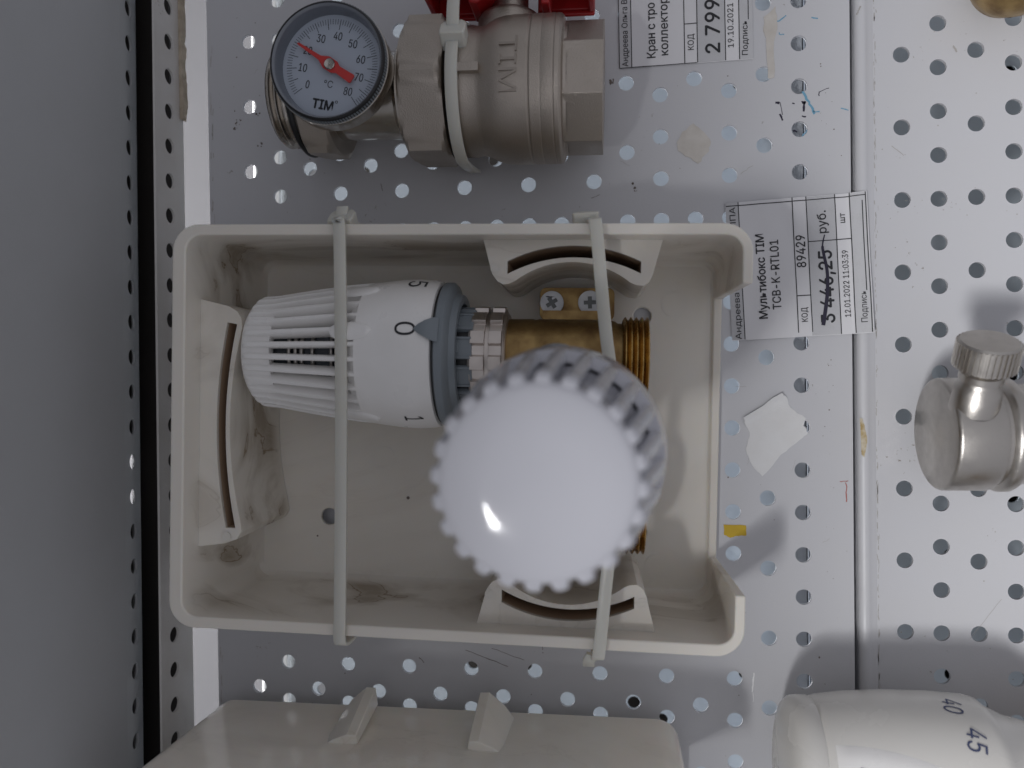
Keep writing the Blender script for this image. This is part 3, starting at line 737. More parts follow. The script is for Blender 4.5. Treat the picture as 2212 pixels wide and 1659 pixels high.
box2 = flush_box('glossy ivory box at the bottom edge, only its outer side wall in view', MBOX2, M_BOX2)

# ------------------------------------------------------------------ the valve in the box
def interp(tbl, s):
    for (s0, r0), (s1, r1) in zip(tbl, tbl[1:]):
        if s0 <= s <= s1:
            t = (s - s0) / (s1 - s0); return r0 + (r1 - r0) * t
    return tbl[-1][1]
HEADR = [(0, 0), (0.25, 8), (0.9, 12), (1.9, 15), (3.4, 17), (5.6, 18.3), (8, 18.8), (11, 19.1), (20, 20.6), (34, 22.6), (41, 23.3), (52, 24.5), (58, 24.7), (63.5, 24.3), (65, 23.8)]
def collar_wrap(tv, ang0, s0, rad=0.12):
    """printed digits wrapped on the skirt of a head: text up = towards the base, text right = increasing angle"""
    out = []
    for x, y in tv:
        s = s0 + y; r = interp(HEADR, s) + rad; a = ang0 + x / r
        out.append((r * cos(a), r * sin(a), -s))
    return out
def thermo_head(parent, mw, cap_mat, nrib, hw0, hw1, digits, pointer_ang, blobs=True, rc=17.4, inner=False):
    """thermostatic head about local Z: tip at 0, base below; the head itself is a part, its pieces are sub-parts"""
    # skirt and cap in one moulding: cap, hidden inner sleeve, skirt
    b = MB()
    cap = [(0, 0)] + [(r, -s) for s, r in HEADR[1:4]] + [(rc - 1.0, -2.4), (rc - .3, -3.0), (rc, -4.0), (rc + .1, -9.0), (rc + .2, -12.2), (14.2, -12.2), (14.2, -10.5), (0, -10.5)]
    b.lathe(cap, 96)
    skirt = [(20.6, -38.6), (21.9, -40.4), (22.6, -41.0), (23.25, -41.4)] + [(r, -s) for s, r in HEADR if s > 42] + [(22.6, -65.2), (22.0, -60.0), (21.0, -50.0), (20.6, -38.6)]
    head = MB().lathe(skirt, 96).build('thermostatic_head', cap_mat, parent, smooth=40, mw=mw)
    b.build('end_cap', cap_mat, head, smooth=40)
    if inner:
        MB().lathe([(rc - 2.2, -4.5), (rc - 2.2, -11), (15.8, -20), (18.0, -34), (20.6, -41.5)], 72).build('inner_wall', cap_mat, head, smooth=60)
    # ribs of the cage
    b = MB()
    for i in range(nrib):
        a = 2 * pi * (i + .5) / nrib
        st = [2.9, 3.4, 4.2, 5.6, 8, 11, 16, 22, 28, 34, 38, 42.5]
        v = []
        for s in st:
            r1 = interp(sorted([(q[0], q[1]) for q in HEADR]), s) + (0.10 if s < 40 else -.05)
            if s < 3.0: r1 = 16.6
            elif s < 4: r1 = 17.7
            elif s < 5: r1 = 18.4
            elif s < 6: r1 = 18.8
            r0 = min(r1 - 1.0, rc - (2.6 if not inner else .9) + max(0, (s - 12)) * .12); hw = hw0 + (hw1 - hw0) * min(1, s / 30)
            e = hw * .45
            for rr, tt in ((r0, -hw), (r1 - .55, -hw), (r1, -hw + e), (r1, hw - e), (r1 - .55, hw), (r0, hw)):
                v.append((rr * cos(a) - tt * sin(a), rr * sin(a) + tt * cos(a), -s))
        k = 6; f = [(m_ * k + j, m_ * k + (j + 1) % k, (m_ + 1) * k + (j + 1) % k, (m_ + 1) * k + j) for m_ in range(len(st) - 1) for j in range(k)]
        f += [tuple(range(k))[::-1], tuple((len(st) - 1) * k + j for j in range(k))]
        b.add(v, f)
    b.build('ribbed_cage', cap_mat, head, smooth=50)
    # wax element and spring inside
    b = MB(); pr = [(0, -10.2), (12.6, -10.2), (12.6, -19), (13.4, -19), (13.4, -36), (15.5, -36), (15.5, -60), (0, -60)]
    b.lathe(pr, 48); b.build('inner_core', M_CORE, head, smooth=30)
    b = MB()
    for s in (17.4, 19.6, 21.6, 25.2, 31.4):
        b.lathe([(14.2 + .7 * cos(t), -s + .7 * sin(t)) for t in [i * pi / 4 for i in range(9)]], 48)
    b.build('spring_ring', M_CHROME, head, smooth=60)
    # dark gap and grey scale ring
    b = MB().lathe([(22.6, -60), (22.6, -66.2), (0, -66.2)], 64); b.build('gap_ring', M_BLACK, head)
    b = MB().lathe([(20.0, -66.0), (23.2, -66.0), (23.7, -66.4), (23.7, -68.6), (23.0, -69.4), (20.4, -70.2), (19.4, -72.0), (16.8, -72.0), (16.4, -68.0), (14.4, -68.0)], 72)
    pa = pointer_ang
    pv = []
    rows = [(-60.2, 0.35, 24.9), (-61.5, 1.4, 25.3), (-63.5, 2.6, 25.5), (-65.8, 3.7, 25.3), (-67.6, 4.0, 24.3)]
    for z, hw, r in rows:
        for t in (-1, -.5, 0, .5, 1):
            aa = pa + t * hw / r
            pv.append(((r - .25 * t * t) * cos(aa), (r - .25 * t * t) * sin(aa), z))
        for t in (1, -1):
            aa = pa + t * hw / r
            pv.append(((r - 1.6) * cos(aa), (r - 1.6) * sin(aa), z))
    k = 7; f = [(m_ * k + j, m_ * k + (j + 1) % k, (m_ + 1) * k + (j + 1) % k, (m_ + 1) * k + j) for m_ in range(len(rows) - 1) for j in range(k)]
    f += [tuple(range(k))[::-1], tuple((len(rows) - 1) * k + j for j in range(k))]
    b.add(pv, f); b.build('scale_ring', M_COLLAR, head, smooth=40)
    b = MB().lathe([(0, -66), (14.2, -66), (14.2, -77), (0, -77)], 48)
    b.build('dark_sleeve', M_BLACK, head)
    b = MB()
    for i in range(10):
        a = 2 * pi * (i + .2) / 10
        A = Matrix.Rotation(a, 4, 'Z')
        b.box(13.2, 15.0, -3.5, 3.5, -76.6, -68.5, A).box(14.9, 15.4, -3.5, -2.7, -76.4, -69.5, A).box(14.9, 15.4, 2.7, 3.5, -76.4, -69.5, A).box(14.9, 15.4, -1.6, 1.8, -72.4, -70.2, A)
    b.build('gripper', M_COLLAR, head, smooth=30, bevel=.2)
    if blobs:
        for a in (radians(16), radians(57), radians(-62)):
            b = MB(); n1, n2 = 14, 12; v = []; f = []
            for i in range(n1 + 1):
                s = 33.0 + 14.0 * i / n1; q = i / n1; hw = 3.0 * sqrt(max(0, 1 - (2 * q - 1) ** 2)) ** .8 * (1.0 if q < .5 else 1 - .25 * (q - .5)) + .02
                for j in range(n2 + 1):
                    t = 2 * j / n2 - 1; lift = .9 * sqrt(max(0, 1 - t * t)) * min(1, hw / 1.6)
                    r = interp(HEADR, s) - .1 + lift; aa = a + t * hw / r
                    v.append((r * cos(aa), r * sin(aa), -s))
            f = [(i * (n2 + 1) + j, i * (n2 + 1) + j + 1, (i + 1) * (n2 + 1) + j + 1, (i + 1) * (n2 + 1) + j) for i in range(n1) for j in range(n2)]
            b.add(v, f)
            b.build('grip_bump', cap_mat, head, smooth=50)
    for body, ang, s0, wd, cap in digits:
        tv, tf = text_fit(body, -wd / 2, wd / 2, 0, cap, -.012)
        MB().add(collar_wrap(tv, ang, s0), tf).build('printed_digit', M_PRINT, head, smooth=0)
    return head

def axis_x(x, y, z, flip=False):
    """maps local +Z onto +X (or -X)"""
    return Matrix.Translation((x, y, z)) @ Matrix.Rotation(radians(-90 if flip else 90), 4, 'Y')
def thread(x0, x1, r, pitch=1.8, depth=1.0):
    p = []; x = x0
    while x < x1 - pitch * .6:
        p += [(r - depth, x), (r, x + pitch * .42), (r, x + pitch * .58)]; x += pitch
    p += [(r - depth, x1)]
    return p
def gear(n, r0, r1, duty=.6, ph=0.0):
    p = []
    for i in range(n):
        for t, r in ((0, r0), (0.06, r1), (duty - .06, r1), (duty, r0)):
            a = 2 * pi * (i + t) / n + ph; p.append((r * cos(a), r * sin(a)))
        a = 2 * pi * (i + (1 + duty) / 2) / n + ph; p.append((r0 * cos(a), r0 * sin(a)))
    return p

valve = thing('radiator_valve', 'brass twin port valve with two white thermostatic heads, screwed inside the open box', 'valve', M=MBOX)
YA, ZA = 24.0, 28.5
b = MB().lathe([(0, 8), (11.6, 8), (12.3, 14), (12.4, 22), (12.1, 23), (12.4, 24), (12.4, 46), (11.9, 48.5), (11.2, 49.5), (11.2, 51.5)], 64, axis_x(0, YA, ZA))
b.lathe([(0, 4), (12.0, 4), (12.4, 10), (12.4, 46), (11.2, 49.5), (11.2, 51.5)], 64, axis_x(0, -26.0, ZA))
b.lathe([(11.5, -26), (11.5, 24)], 48, Matrix.Translation((36.5, 0, ZA)) @ Matrix.Rotation(radians(-90), 4, 'X'))
b.lathe([(13.5, 28), (13.5, 56), (12, 60), (0, 60)], 48, Matrix.Translation((37.5, -0.5, 0)))
b.box(24.5, 47.0, 33.2, 40.0, 12, 20)
vb = b.build('valve_body', M_BRASS, valve, smooth=40)
b = MB(); pv, pf = text_fit('27', 37.5, 43.0, 0, 4.2)
b.add([(x, YA + 4.2 + y * .9, ZA + sqrt(12.55 ** 2 - (4.2 + y * .9) ** 2)) for x, y in pv], pf)
for yy in (YA, -26.0):
    t = MB().lathe(thread(51.0, 59.2, 13.3, 1.75, 1.1) + [(10.2, 59.4), (10.2, 48)], 72, axis_x(0, yy, ZA))
    t.build('threaded_port', M_BRASS_T, valve, smooth=25)
br = MB().prism(rrect(22.8, 48.8, 37.4, 48.7, 2.2, 5), 9.0, 11.0).build('bracket', M_BRASS, valve, smooth=30, bevel=.3)
MB().prism(rrect(24, 47.5, 39.5, 47.5, 1.5, 4), 2.0, 9.0).build('bracket_foot', M_BRASS, valve, smooth=30)
for x, y, rt in ((27.1, 43.3, 33), (40.3, 43.5, 2)):
    a, c = .75, 2.3
    cross = [(-a, -c), (a, -c), (a, -a), (c, -a), (c, a), (a, a), (a, c), (-a, c), (-a, a), (-c, a), (-c, -a), (-a, -a)]
    rm = Matrix.Rotation(radians(rt), 4, 'Z')
    cross = [((rm @ Vector((p[0] * .92, p[1] * .92, 0))).x + x, (rm @ Vector((p[0] * .92, p[1] * .92, 0))).y + y) for p in cross]
    sc = MB().prism(circle(x, y, 4.1, 40), 11.0, 12.6, [cross]).build('screw', M_ZINC, valve, smooth=30, bevel=.25)
    MB().lathe([(0, 11.9), (3.0, 11.9)], 24, Matrix.Translation((x, y, 0))).build('cross_recess', M_RECESS, sc)
def union_nut(parent, Mx):
    b = MB()
    b.prism(gear(12, 14.9, 16.2, .62), 0.8, 5.2, M=Mx).prism(gear(12, 14.9, 16.2, .62), 6.6, 10.6, M=Mx)
    b.lathe([(0, 0), (15.2, 0), (15.4, .6), (14.6, 1.0), (14.2, 5.0), (13.9, 6.6), (14.2, 10.4), (15.0, 10.8), (14.0, 11.6), (11.5, 11.8), (0, 11.8)], 60, Mx)
    return b.build('union_nut', M_NUT, parent, smooth=28, bevel=.18)
union_nut(valve, axis_x(2.6, YA, ZA))
headA_M = Matrix.Translation((-72.6, YA + .3, ZA + .5)) @ Matrix.Rotation(radians(-90), 4, 'Y')
# local +Z -> -X: angle about the axis measured with local x -> world z
def mwl(M): return scaled(M)
dg = [('0', radians(17), 57.5, 4.3, 6.2), ('5', radians(64), 58.5, 5.2, 6.0), ('1', radians(-57), 58.5, 2.6, 6.0)]
# in this frame local x is +z of the box and local y stays y, so angle from zenith = atan2(y, x)
dg = [(t, a, s, wd, c) for t, a, s, wd, c in dg]
thermo_head(valve, mwl(headA_M), M_HEAD, 30, .95, .80, [], radians(17))
hA = [o for o in bpy.data.objects if o.name == 'thermostatic_head'][0]
for body, ang, s0, wd, cap in dg:
    tv, tf = text_fit(body, -wd / 2, wd / 2, 0, cap, 0.0)
    tv = [(-x, y) for x, y in tv]            # read with the top of the digit towards the base, turned clockwise
    MB().add(collar_wrap(tv, ang, s0 - cap / 2), tf).build('printed_digit', M_PRINT, hA, smooth=0)
MBi = MBOX.inverted()
headB_W = Matrix.Translation((113.5, -87.9, 157.5)) @ Matrix.Rotation(radians(4), 4, 'Z')
thermo_head(valve, mwl(MBi @ headB_W), M_KNOB, 24, 1.36, 1.36, [], radians(90), blobs=False, rc=17.0, inner=True)
union_nut(valve, MBi @ Matrix.Translation((113.5, -87.9, 69.0)))

# ------------------------------------------------------------------ cable ties
def cable_tie(label, strap, wdir, head_M, tail, wd=3.7):
    root = thing('cable_tie', label, 'cable tie', group='white cable ties')
    root.location = Vector(strap[0]) * S
    inv = Matrix.Translation(-Vector(strap[0]))
    P = catmull(strap, 6)
    MB().sweep([inv @ Vector(p) for p in P], wdir, wd, 1.15).build('strap', M_TIE, root, smooth=50)
    b = MB().prism([(-3.3, -3.2), (3.3, -3.2), (3.6, -1.5), (3.6, 1.8), (2.6, 3.4), (-2.6, 3.4), (-3.6, 1.8), (-3.6, -1.5)], -2.6, 2.6, M=inv @ head_M @ Matrix.Scale(1.15, 4))
    b.build('lock_head', M_TIE, root, smooth=30, bevel=.5)
    MB().sweep([inv @ Vector(p) for p in catmull(tail, 4)], wdir, wd, 1.1).build('tail', M_TIE, root, smooth=50)
    return root
cable_tie('left cable tie strapped straight across the open box', [(43.0, -14.5, 0.2), (42.6, -18.6, 20), (42.2, -20.2, 44), (42.6, -20.8, 52), (43.2, -22.6, 55.6), (44.0, -28.0, 56.0), (43.4, -85.0, 55.6), (42.0, -140.0, 55.4), (41.6, -149.0, 55.2), (41.4, -152.8, 53.0), (41.6, -153.2, 44), (42.0, -151.5, 20), (42.0, -149.5, 0.2)],
          (1, 0, 0), Matrix.Translation((41.7, -21.2, 46.0)) @ Matrix.Rotation(radians(-52), 4, 'X'), [(41.6, -21.0, 47.0), (41.5, -19.0, 47.2), (41.5, -16.0, 46.0)])
cable_tie('right cable tie bending round the big white head', [(119.0, -18.0, 0.2), (119.6, -21.5, 20), (120.2, -22.6, 42), (121.0, -24.6, 51.5), (121.8, -28.5, 54.4), (124.4, -61.0, 54.8), (127.4, -80, 55), (128.4, -91.5, 55), (127.2, -104, 55), (124.0, -126.0, 54.6), (121.2, -150.5, 53.8), (120.4, -155.2, 51.0), (120.0, -156.5, 42), (119.0, -155.0, 20), (118.6, -153.0, 0.2)],
          (1, 0, 0), Matrix.Translation((118.2, -22.4, 40.0)) @ Matrix.Rotation(radians(-75), 4, 'X'), [(118.8, -155.6, 47.0), (117.6, -158.5, 44.5), (117.4, -161.6, 40.0)])
YV, ZV = 25.2, 25.0
st = [(80.6, YV + 24.0 * cos(radians(a)), ZV + 0.2 + 22.3 * sin(radians(a))) for a in range(12, 181, 12)]
st = [(78.4 - .010 * a, YV + 23.0 * cos(radians(a)), ZV + 22.6 * sin(radians(a))) for a in range(40, 181, 10)]
cable_tie('cable tie round the nickel ball valve next to the union nut', [(78.6, YV + 23.6, 0.2), (78.4, YV + 23.4, 20)] + st + [(76.6, YV - 22.0, 14), (76.6, YV - 20, 2)], (1, 0, 0),
          Matrix.Translation((77.9, 36.6, 44.0)) @ Matrix.Rotation(radians(-38), 4, 'X'), [(77.9, 37.5, 45.0), (77.9, 42.0, 45.5), (77.6, 48.4, 42.5)], wd=3.9)

# ------------------------------------------------------------------ ball valve with thermometer
MV = Matrix.Translation((70.0, 25.6, 25.0)) @ Matrix.Rotation(radians(-1.7), 4, 'Z')
bv_ = thing('ball_valve', 'nickel ball valve with red handle and round dial thermometer at the top', 'ball valve', M=MV)
def X0(x): return x - 70.0
AX = Matrix.Rotation(radians(90), 4, 'Y')
b = MB()
b.lathe([(17.5, X0(74.5)), (21.6, X0(75.2)), (22.0, X0(76.0)), (21.4, X0(76.6)), (20.8, X0(77.2)), (20.9, X0(81.5)), (20.4, X0(84.0)), (20.8, X0(86.0)), (22.6, X0(89.5)), (23.3, X0(92.5)), (23.5, X0(96.0)), (23.5, X0(100.8)),
         (23.2, X0(101.0)), (23.2, X0(101.5)), (23.5, X0(101.7)), (23.5, X0(104.8)), (23.35, X0(105.0)), (23.5, X0(105.3)), (23.5, X0(108.8)), (23.2, X0(109.0)), (23.5, X0(109.3)), (23.4, X0(110.6)), (22.6, X0(111.4)), (20.6, X0(111.8)), (20.2, X0(112.8))], 96, AX)
b.box(X0(79), X0(86), -1.4, 1.4, 20, 23.0)
oc = [(21.0 * cos(2 * pi * (i + .5) / 8), 21.0 * sin(2 * pi * (i + .5) / 8)) for i in range(8)]
b.prism(oc, X0(111.6), X0(124.2), M=AX)
b.build('valve_body', M_NICKEL, bv_, smooth=32, bevel=.45)
tv, tf = text_fit('TIM', -8.6, 8.6, 0, 5.6, 0.012)
# cast letters: read clockwise-turned, tops towards the hex end
MBc = MB()
bmx = bmesh.new()
top = []; n = len(tv)
for x, y in tv:
    py = 0.6 - x; px = X0(92.4) + y
    top.append((px, py, sqrt(23.92 ** 2 - py * py)))
base = [(p[0], p[1], p[2] - .9) for p in top]
edges = {}
for q in tf:
    for i in range(len(q)):
        e = (q[i], q[(i + 1) % len(q)]); k = tuple(sorted(e)); edges[k] = edges.get(k, 0) + 1
sides = [(a, b_, b_ + n, a + n) for (a, b_), c in edges.items() if c == 1]
M_CAST = mat('cast_letter', (0.36, 0.32, 0.28), 0.42, 1.0, bump=(2600, .4))
MBc.add(top + base, list(tf) + sides).build('cast_lettering', M_CAST, bv_, smooth=20)
hx = [(24.6 * cos(radians(60 * i + 3)), 24.6 * sin(radians(60 * i + 3))) for i in range(6)]
b = MB()
def hexnut(b, r, x0, x1, ph, cham, M):
    """hexagon bar with chamfered (turned) ends, cut from a cone: rings of 72 points clipped by the hexagon"""
    n = 96; ri = r * cos(radians(30))
    def hr(a):
        q = ((a - radians(ph)) % (pi / 3)) - pi / 6
        return ri / cos(q)
    rows = [(x0, r - cham), (x0 + cham * .25, r - cham * .55), (x0 + cham * .58, r + .02), (x1 - cham * .58, r + .02), (x1 - cham * .25, r - cham * .55), (x1, r - cham)]
    v = []; f = []
    for x, lim in rows:
        for i in range(n):
            a = 2 * pi * i / n + radians(ph); q = min(hr(a), lim); v.append((q * cos(a), q * sin(a), x))
    for k in range(len(rows) - 1):
        for i in range(n):
            j = (i + 1) % n; f.append((k * n + i, k * n + j, (k + 1) * n + j, (k + 1) * n + i))
    f += [tuple(range(n))[::-1], tuple((len(rows) - 1) * n + i for i in range(n))]
    b.add(v, f, M)
hexnut(b, 24.9, X0(59.6), X0(74.2), 3, 3.2, AX)
b.build('union_nut', M_NICKEL, bv_, smooth=24)
b = MB().lathe([(14.2, X0(33)), (14.3, X0(56)), (16.5, X0(57.0)), (18.0, X0(58)), (18.0, X0(60))], 64, AX)
b.lathe([(14.2, X0(34)), (18.5, X0(33.0))], 64, AX)
b.build('tail_pipe', M_NICKEL_S, bv_, smooth=40)
b = MB(); hexnut(b, 22.4, X0(23.6), X0(34.2), 10, 3.4, AX); b.build('hex_flange', M_NICKEL, bv_, smooth=24)
MB().lathe(thread(X0(13.6), X0(21.8), 16.6, 2.3, 1.1) + [(13.5, X0(22)), (13.5, X0(13.4)), (15.4, X0(13.4))], 72, AX).build('threaded_end', M_NICKEL_S, bv_, smooth=25)
b = MB().lathe([(18.4 + 1.3 * cos(t), X0(22.6) + 1.3 * sin(t)) for t in [i * pi / 6 for i in range(13)]], 72, AX)
b.build('rubber_ring', M_BLACK, bv_, smooth=60)
# stem boss, bolt and red handle on the +y side
AY = Matrix.Translation((X0(92.4), 0, -0.5)) @ Matrix.Rotation(radians(-90), 4, 'X')
b = MB().lathe([(10.8, 18), (10.6, 23.4), (9.6, 25.0), (7.4, 26.2), (6.2, 26.8), (6.2, 33)], 56, AY)
b.build('stem_boss', M_NICKEL, bv_, smooth=45)
b = MB().lathe([(0, 26.6), (2.9, 26.6), (2.9, 36), (0, 36)], 32, Matrix.Translation((X0(91.0), 0, 12.5)) @ Matrix.Rotation(radians(-90), 4, 'X'))
b.build('stop_pin', M_NICKEL_S, bv_, smooth=40, bevel=.3)
b = MB()
for sx in (-1, 1):
    xa, xb = (X0(64.5), X0(88.5)) if sx < 0 else (X0(101.0), X0(120.5))
    b.box(xa, xb, 31.6, 42.0, 9.5, 11.2)           # front web
    b.box(xa, xb, 38.6, 42.0, -9, 9.4)             # top plate
    b.box(xa, xb, 28.2, 30.0, -9, -7.5)            # lower lip behind
    b.box(xa, xb, 30.0, 38.6, -9, -7.6)
    xe = xa if sx < 0 else xb - 2
    b.box(xe, xe + 2, 28.8, 38.6, -7.5, 9.4)
b.add([(X0(80.2), 25.6, 10.6), (X0(83), 25.4, 10.6), (X0(89.2), 29.4, 10.6), (X0(89.2), 36, 10.6), (X0(80.2), 36, 10.6), (X0(80.2), 25.6, -4), (X0(83), 25.4, -4), (X0(89.2), 29.4, -4), (X0(89.2), 36, -4), (X0(80.2), 36, -4)],
      [(0, 1, 2, 3, 4), (9, 8, 7, 6, 5), (0, 5, 6, 1), (1, 6, 7, 2), (2, 7, 8, 3), (3, 8, 9, 4), (4, 9, 5, 0)])
b.box(X0(103.6), X0(106.4), 25.0, 38, -2, 8.6).box(X0(87), X0(102), 38, 42, -8.8, 9.2)
b.build('butterfly_handle', M_RED, bv_, smooth=30, bevel=.6)
# thermometer
TZ = 27.0
TM = Matrix.Translation((X0(39.3), 1.4, 0)) @ Matrix.Rotation(radians(1.7), 4, 'Z')
b = MB().lathe([(7, 10), (7, 16), (16.0, 17.5), (18.8, 18.6), (19.0, 24.0), (18.9, 24.6), (18.0, 24.8)], 96, TM)
th = b.build('thermometer', M_NICKEL_S, bv_, smooth=40)
b = MB().lathe([(18.5, 23.8), (18.5, 27.0), (18.2, 27.9), (17.75, 28.1), (17.7, 27.9), (17.7, 24.0), (18.5, 23.8)], 96, TM)
b.build('bezel', M_BLACK, th, smooth=50)
b = MB().lathe([(17.72, 27.8), (17.3, 27.6), (16.9, 26.9), (16.6, 24.6), (16.2, 22.5), (17.7, 22.3)], 96, TM)
b.build('inner_ring', M_RING, th, smooth=60)
b = MB()
for i in range(120):
    a = 2 * pi * i / 120
    b.box(18.35, 18.75, -.25, .25, 24.2, 26.8, TM @ Matrix.Rotation(a, 4, 'Z'))
b.build('knurled_edge', M_COLLAR, th, smooth=0)
MB().lathe([(0, 22.6), (17.0, 22.6)], 96, TM).build('dial', M_DIAL, th)
DR = TM @ Matrix.Rotation(radians(-13), 4, 'Z')
b = MB()
def dang(val): return radians(90 + 120 - val * 3.375 - 0)   # degrees on the scale -> angle
for i in range(81):
    a = radians(90) - radians(-135 + i * 3.375); 
    r0, r1, wq = (11.6, 14.9, .2) if i % 5 == 0 else (13.2, 14.9, .15)
    b.add([(r0, -wq / 2, 22.66), (r1, -wq / 2, 22.66), (r1, wq / 2, 22.66), (r0, wq / 2, 22.66)], [(0, 1, 2, 3)], DR @ Matrix.Rotation(a, 4, 'Z'))
b.build('scale_tick', M_PRINT, th, smooth=0)
b = MB()
for val in range(0, 90, 10):
    a = radians(90) - radians(-135 + val * 3.375); s_ = str(val)
    wq = 1.15 if len(s_) == 1 else 2.7
    tv, tf = text_fit(s_, -wq / 2, wq / 2, -1.2, 2.5, .012)
    cx, cy = 9.6 * cos(a), 9.6 * sin(a)
    b.add([(x + cx, y + cy, 22.66) for x, y in tv], tf, DR).add([(x + cx + .09, y + cy, 22.664) for x, y in tv], tf, DR)
tv, tf = text_fit('°C', -1.5, 1.5, -6.6, 2.2, -.01); b.add([(x, y, 22.66) for x, y in tv], tf, DR)
tv, tf = text_fit('TIM', -3.9, 2.9, -13.6, 2.9); add_text(b, [(p[0], p[1]) for p in tv], tf, lambda x, y, h: tuple(DR @ Vector((x, y, 22.66 + h))), .16)
tv, tf = text_fit('°', 3.3, 4.3, -12.2, 2.0, .0); b.add([(x, y, 22.66) for x, y in tv], tf, DR)
b.build('dial_print', M_PRINT, th, smooth=0)
NA = TM @ Matrix.Rotation(math.atan2(54, -76), 4, 'Z')
b = MB().prism([(12.6, -.35), (12.9, 0), (12.6, .35), (4.0, .75), (1.6, 2.0), (-1.6, 2.0), (-3.0, 1.2), (-8.4, 1.45), (-8.8, 1.1), (-8.8, -1.1), (-8.4, -1.45), (-3.0, -1.2), (-1.6, -2.0), (1.6, -2.0), (4.0, -.75)], 24.0, 24.5, M=NA)
b.build('needle', M_NEEDLE, th, smooth=0)
MB().lathe([(0, 25.4), (.35, 25.4), (.4, 25.2), (1.5, 25.35), (1.75, 25.1), (1.75, 22.6)], 32, TM).build('hub', M_NICKEL_S, th, smooth=40)
MG = bpy.data.materials.new('dial_glass'); MG.use_nodes = True
g = MG.node_tree.nodes['Principled BSDF']; g.inputs['Transmission Weight'].default_value = 1; g.inputs['Roughness'].default_value = .02; g.inputs['IOR'].default_value = 1.05; g.inputs['Base Color'].default_value = (.93, .95, .97, 1)
MB().lathe([(0, 27.1), (16.95, 27.1)], 64, TM).build('cover_glass', MG, th)

# ------------------------------------------------------------------ bleed valve on the right panel
MR = Matrix.Translation((226.5, -90.4, 24.0)) @ Matrix.Rotation(radians(0), 4, 'Z')
bl = thing('bleed_valve', 'satin nickel bleed valve with a knurled cap on the right panel', 'bleed valve', M=MR)
b = MB().lathe([(0, 0), (16.6, 0), (17.4, .5), (17.7, 1.2), (17.7, 13.0), (17.2, 14.2), (16.4, 14.6), (16.4, 15.6), (17.6, 16.4), (18.0, 17.2), (18.0, 19.4), (17.4, 20.4), (15.6, 21), (15.6, 30), (17.5, 30.5), (17.5, 44), (0, 44)], 96, AX)
bb = b.build('plug_body', M_CHROME, bl, smooth=35)
KB = Matrix.Translation((6.4, 6.6, 10.4)) @ Matrix.Rotation(radians(-62), 4, 'X')
b = MB().lathe([(6.8, 2), (6.4, 9.4), (5.4, 10.6), (5.2, 12.0), (6.0, 12.4), (6.0, 14.5), (5.2, 15), (5.2, 17)], 56, KB)
b.build('neck', M_CHROME, bl, smooth=45)
b = MB().prism(gear(36, 8.0, 8.55, .55), 16.6, 24.0, M=KB).lathe([(5, 16.2), (7.9, 16.6), (8.0, 24.0), (7.5, 24.6), (0, 24.6)], 72, KB)
b.build('knurled_cap', M_CHROME, bl, smooth=30)
MB().box(14, 40, -6, 6, -23.6, -12).build('wall_clamp', M_NICKEL_S, bl, smooth=30, bevel=1)

# ------------------------------------------------------------------ second thermostatic head, bottom right
MH = Matrix.Translation((176.6, -195.5, 32.0)) @ Matrix.Rotation(radians(-2.0), 4, 'Z')
h2 = thing('mixing_valve_head', 'cream thermostatic head with blue 40 and 45, cut by the bottom right corner', 'thermostatic head', M=MH)
P2 = [(0, .0), (8, .15), (15, .7), (19.2, 1.9), (21.0, 3.6), (21.7, 5.6), (22.0, 8.2)]
b = MB().lathe([(0, 0.0), (10, .25), (16, .9), (20.2, 2.2), (22.0, 4.0), (22.5, 6.2), (22.6, 9.0), (22.2, 9.8)], 80, AX)
b.build('end_cap', M_HEAD2, h2, smooth=45)
PB = [(9.4, 21.6), (9.9, 22.3), (12, 23.0), (20, 24.5), (32, 25.8), (46, 26.4), (56, 26.3), (58.2, 25.8), (60.0, 24.2), (64, 22.4), (67, 21.0), (70.0, 20.6), (74, 19.6), (78, 17.5), (78.5, 12)]
b = MB().lathe([(r, s) for s, r in PB], 96, AX)
hb = b.build('head_body', M_HEAD2, h2, smooth=40)
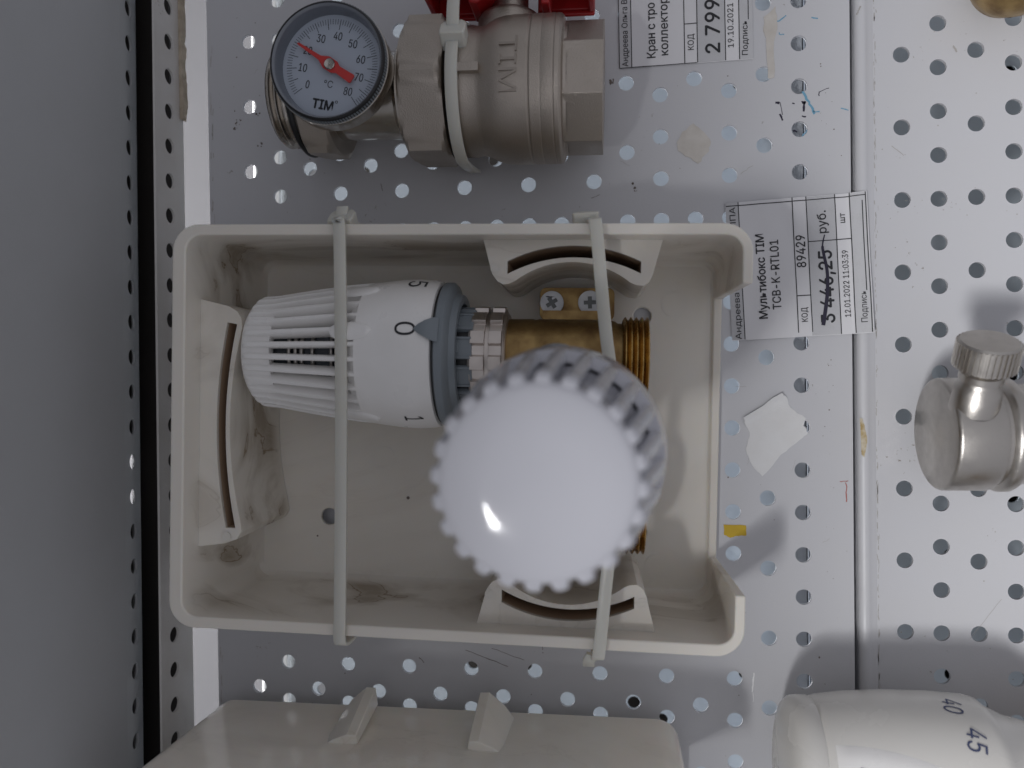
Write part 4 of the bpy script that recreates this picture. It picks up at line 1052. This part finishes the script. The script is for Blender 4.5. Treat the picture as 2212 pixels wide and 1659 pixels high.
for body, ang, s0 in (('40', 80, 48.5), ('45', 53, 50.5)):
    tv, tf = text_fit(body, -3.6, 3.6, 0, 5.2, .012); o_ = []
    ca, sa = cos(radians(-14)), sin(radians(-14))
    for x, y in tv:
        y -= 2.6
        x, y = x * ca - y * sa, x * sa + y * ca
        s = s0 + y; r = 26.55 if s < 56.5 else interp(PB, s) + .15
        a = radians(ang) - x / r
        o_.append((s, r * sin(a), r * cos(a)))
    MB().add(o_, tf).build('printed_number', M_BLUEPR, h2, smooth=0)
# raised grip with its dark slot and a fold line near the cap
b = MB(); v = []; n1, n2 = 20, 12
for i in range(n1 + 1):
    s = 12 + 34 * i / n1; q = i / n1
    for j in range(n2 + 1):
        a = radians(46 - 17 * q ** 2) - radians(60) * j / n2; r = interp(PB, s) + .9 * (1 - (2 * j / n2 - 1) ** 8) * (1 if 0 < i < n1 else 0)
        v.append((s, r * sin(a), r * cos(a)))
b.add(v, [(i * (n2 + 1) + j, i * (n2 + 1) + j + 1, (i + 1) * (n2 + 1) + j + 1, (i + 1) * (n2 + 1) + j) for i in range(n1) for j in range(n2)])
b.build('grip_panel', M_HEAD, h2, smooth=60)
b = MB()
o_ = []
for s, a in ((17.5, 31.5), (17.5, 27.5), (24.5, 29.0), (24.5, 29.8)):
    r = interp(PB, s) + 1.1; o_.append((s, r * sin(radians(a)), r * cos(radians(a))))
b.add(o_, [(0, 1, 2, 3)]); b.build('window_slot', M_BLACK, h2, smooth=0)
b = MB().lathe([(15, 70.2), (17.5, 71), (17.5, 120), (0, 120)], 48, AX); b.build('valve_neck', M_BRASS, h2, smooth=40)
MB().box(60, 110, -7, 7, -31.6, -14).build('wall_clamp', M_NICKEL_S, h2, smooth=30, bevel=1)

# ------------------------------------------------------------------ brass fitting cut by the top right corner
bf = thing('brass_fitting', 'rough brass fitting hanging at the top right corner', 'brass fitting', M=Matrix.Translation((256.5, 57.8, 16)))
b = MB().lathe([(0, -15.8), (7.0, -15.4), (10.5, -12.5), (13.2, -6.0), (13.8, 0), (13.0, 6.5), (9, 12.4), (0, 14)], 56)
b.lathe([(9, 8), (10.5, 12), (10.5, 30), (12, 31), (12, 44), (0, 44)], 48, AX)
b.build('fitting_body', M_BRASS, bf, smooth=45)
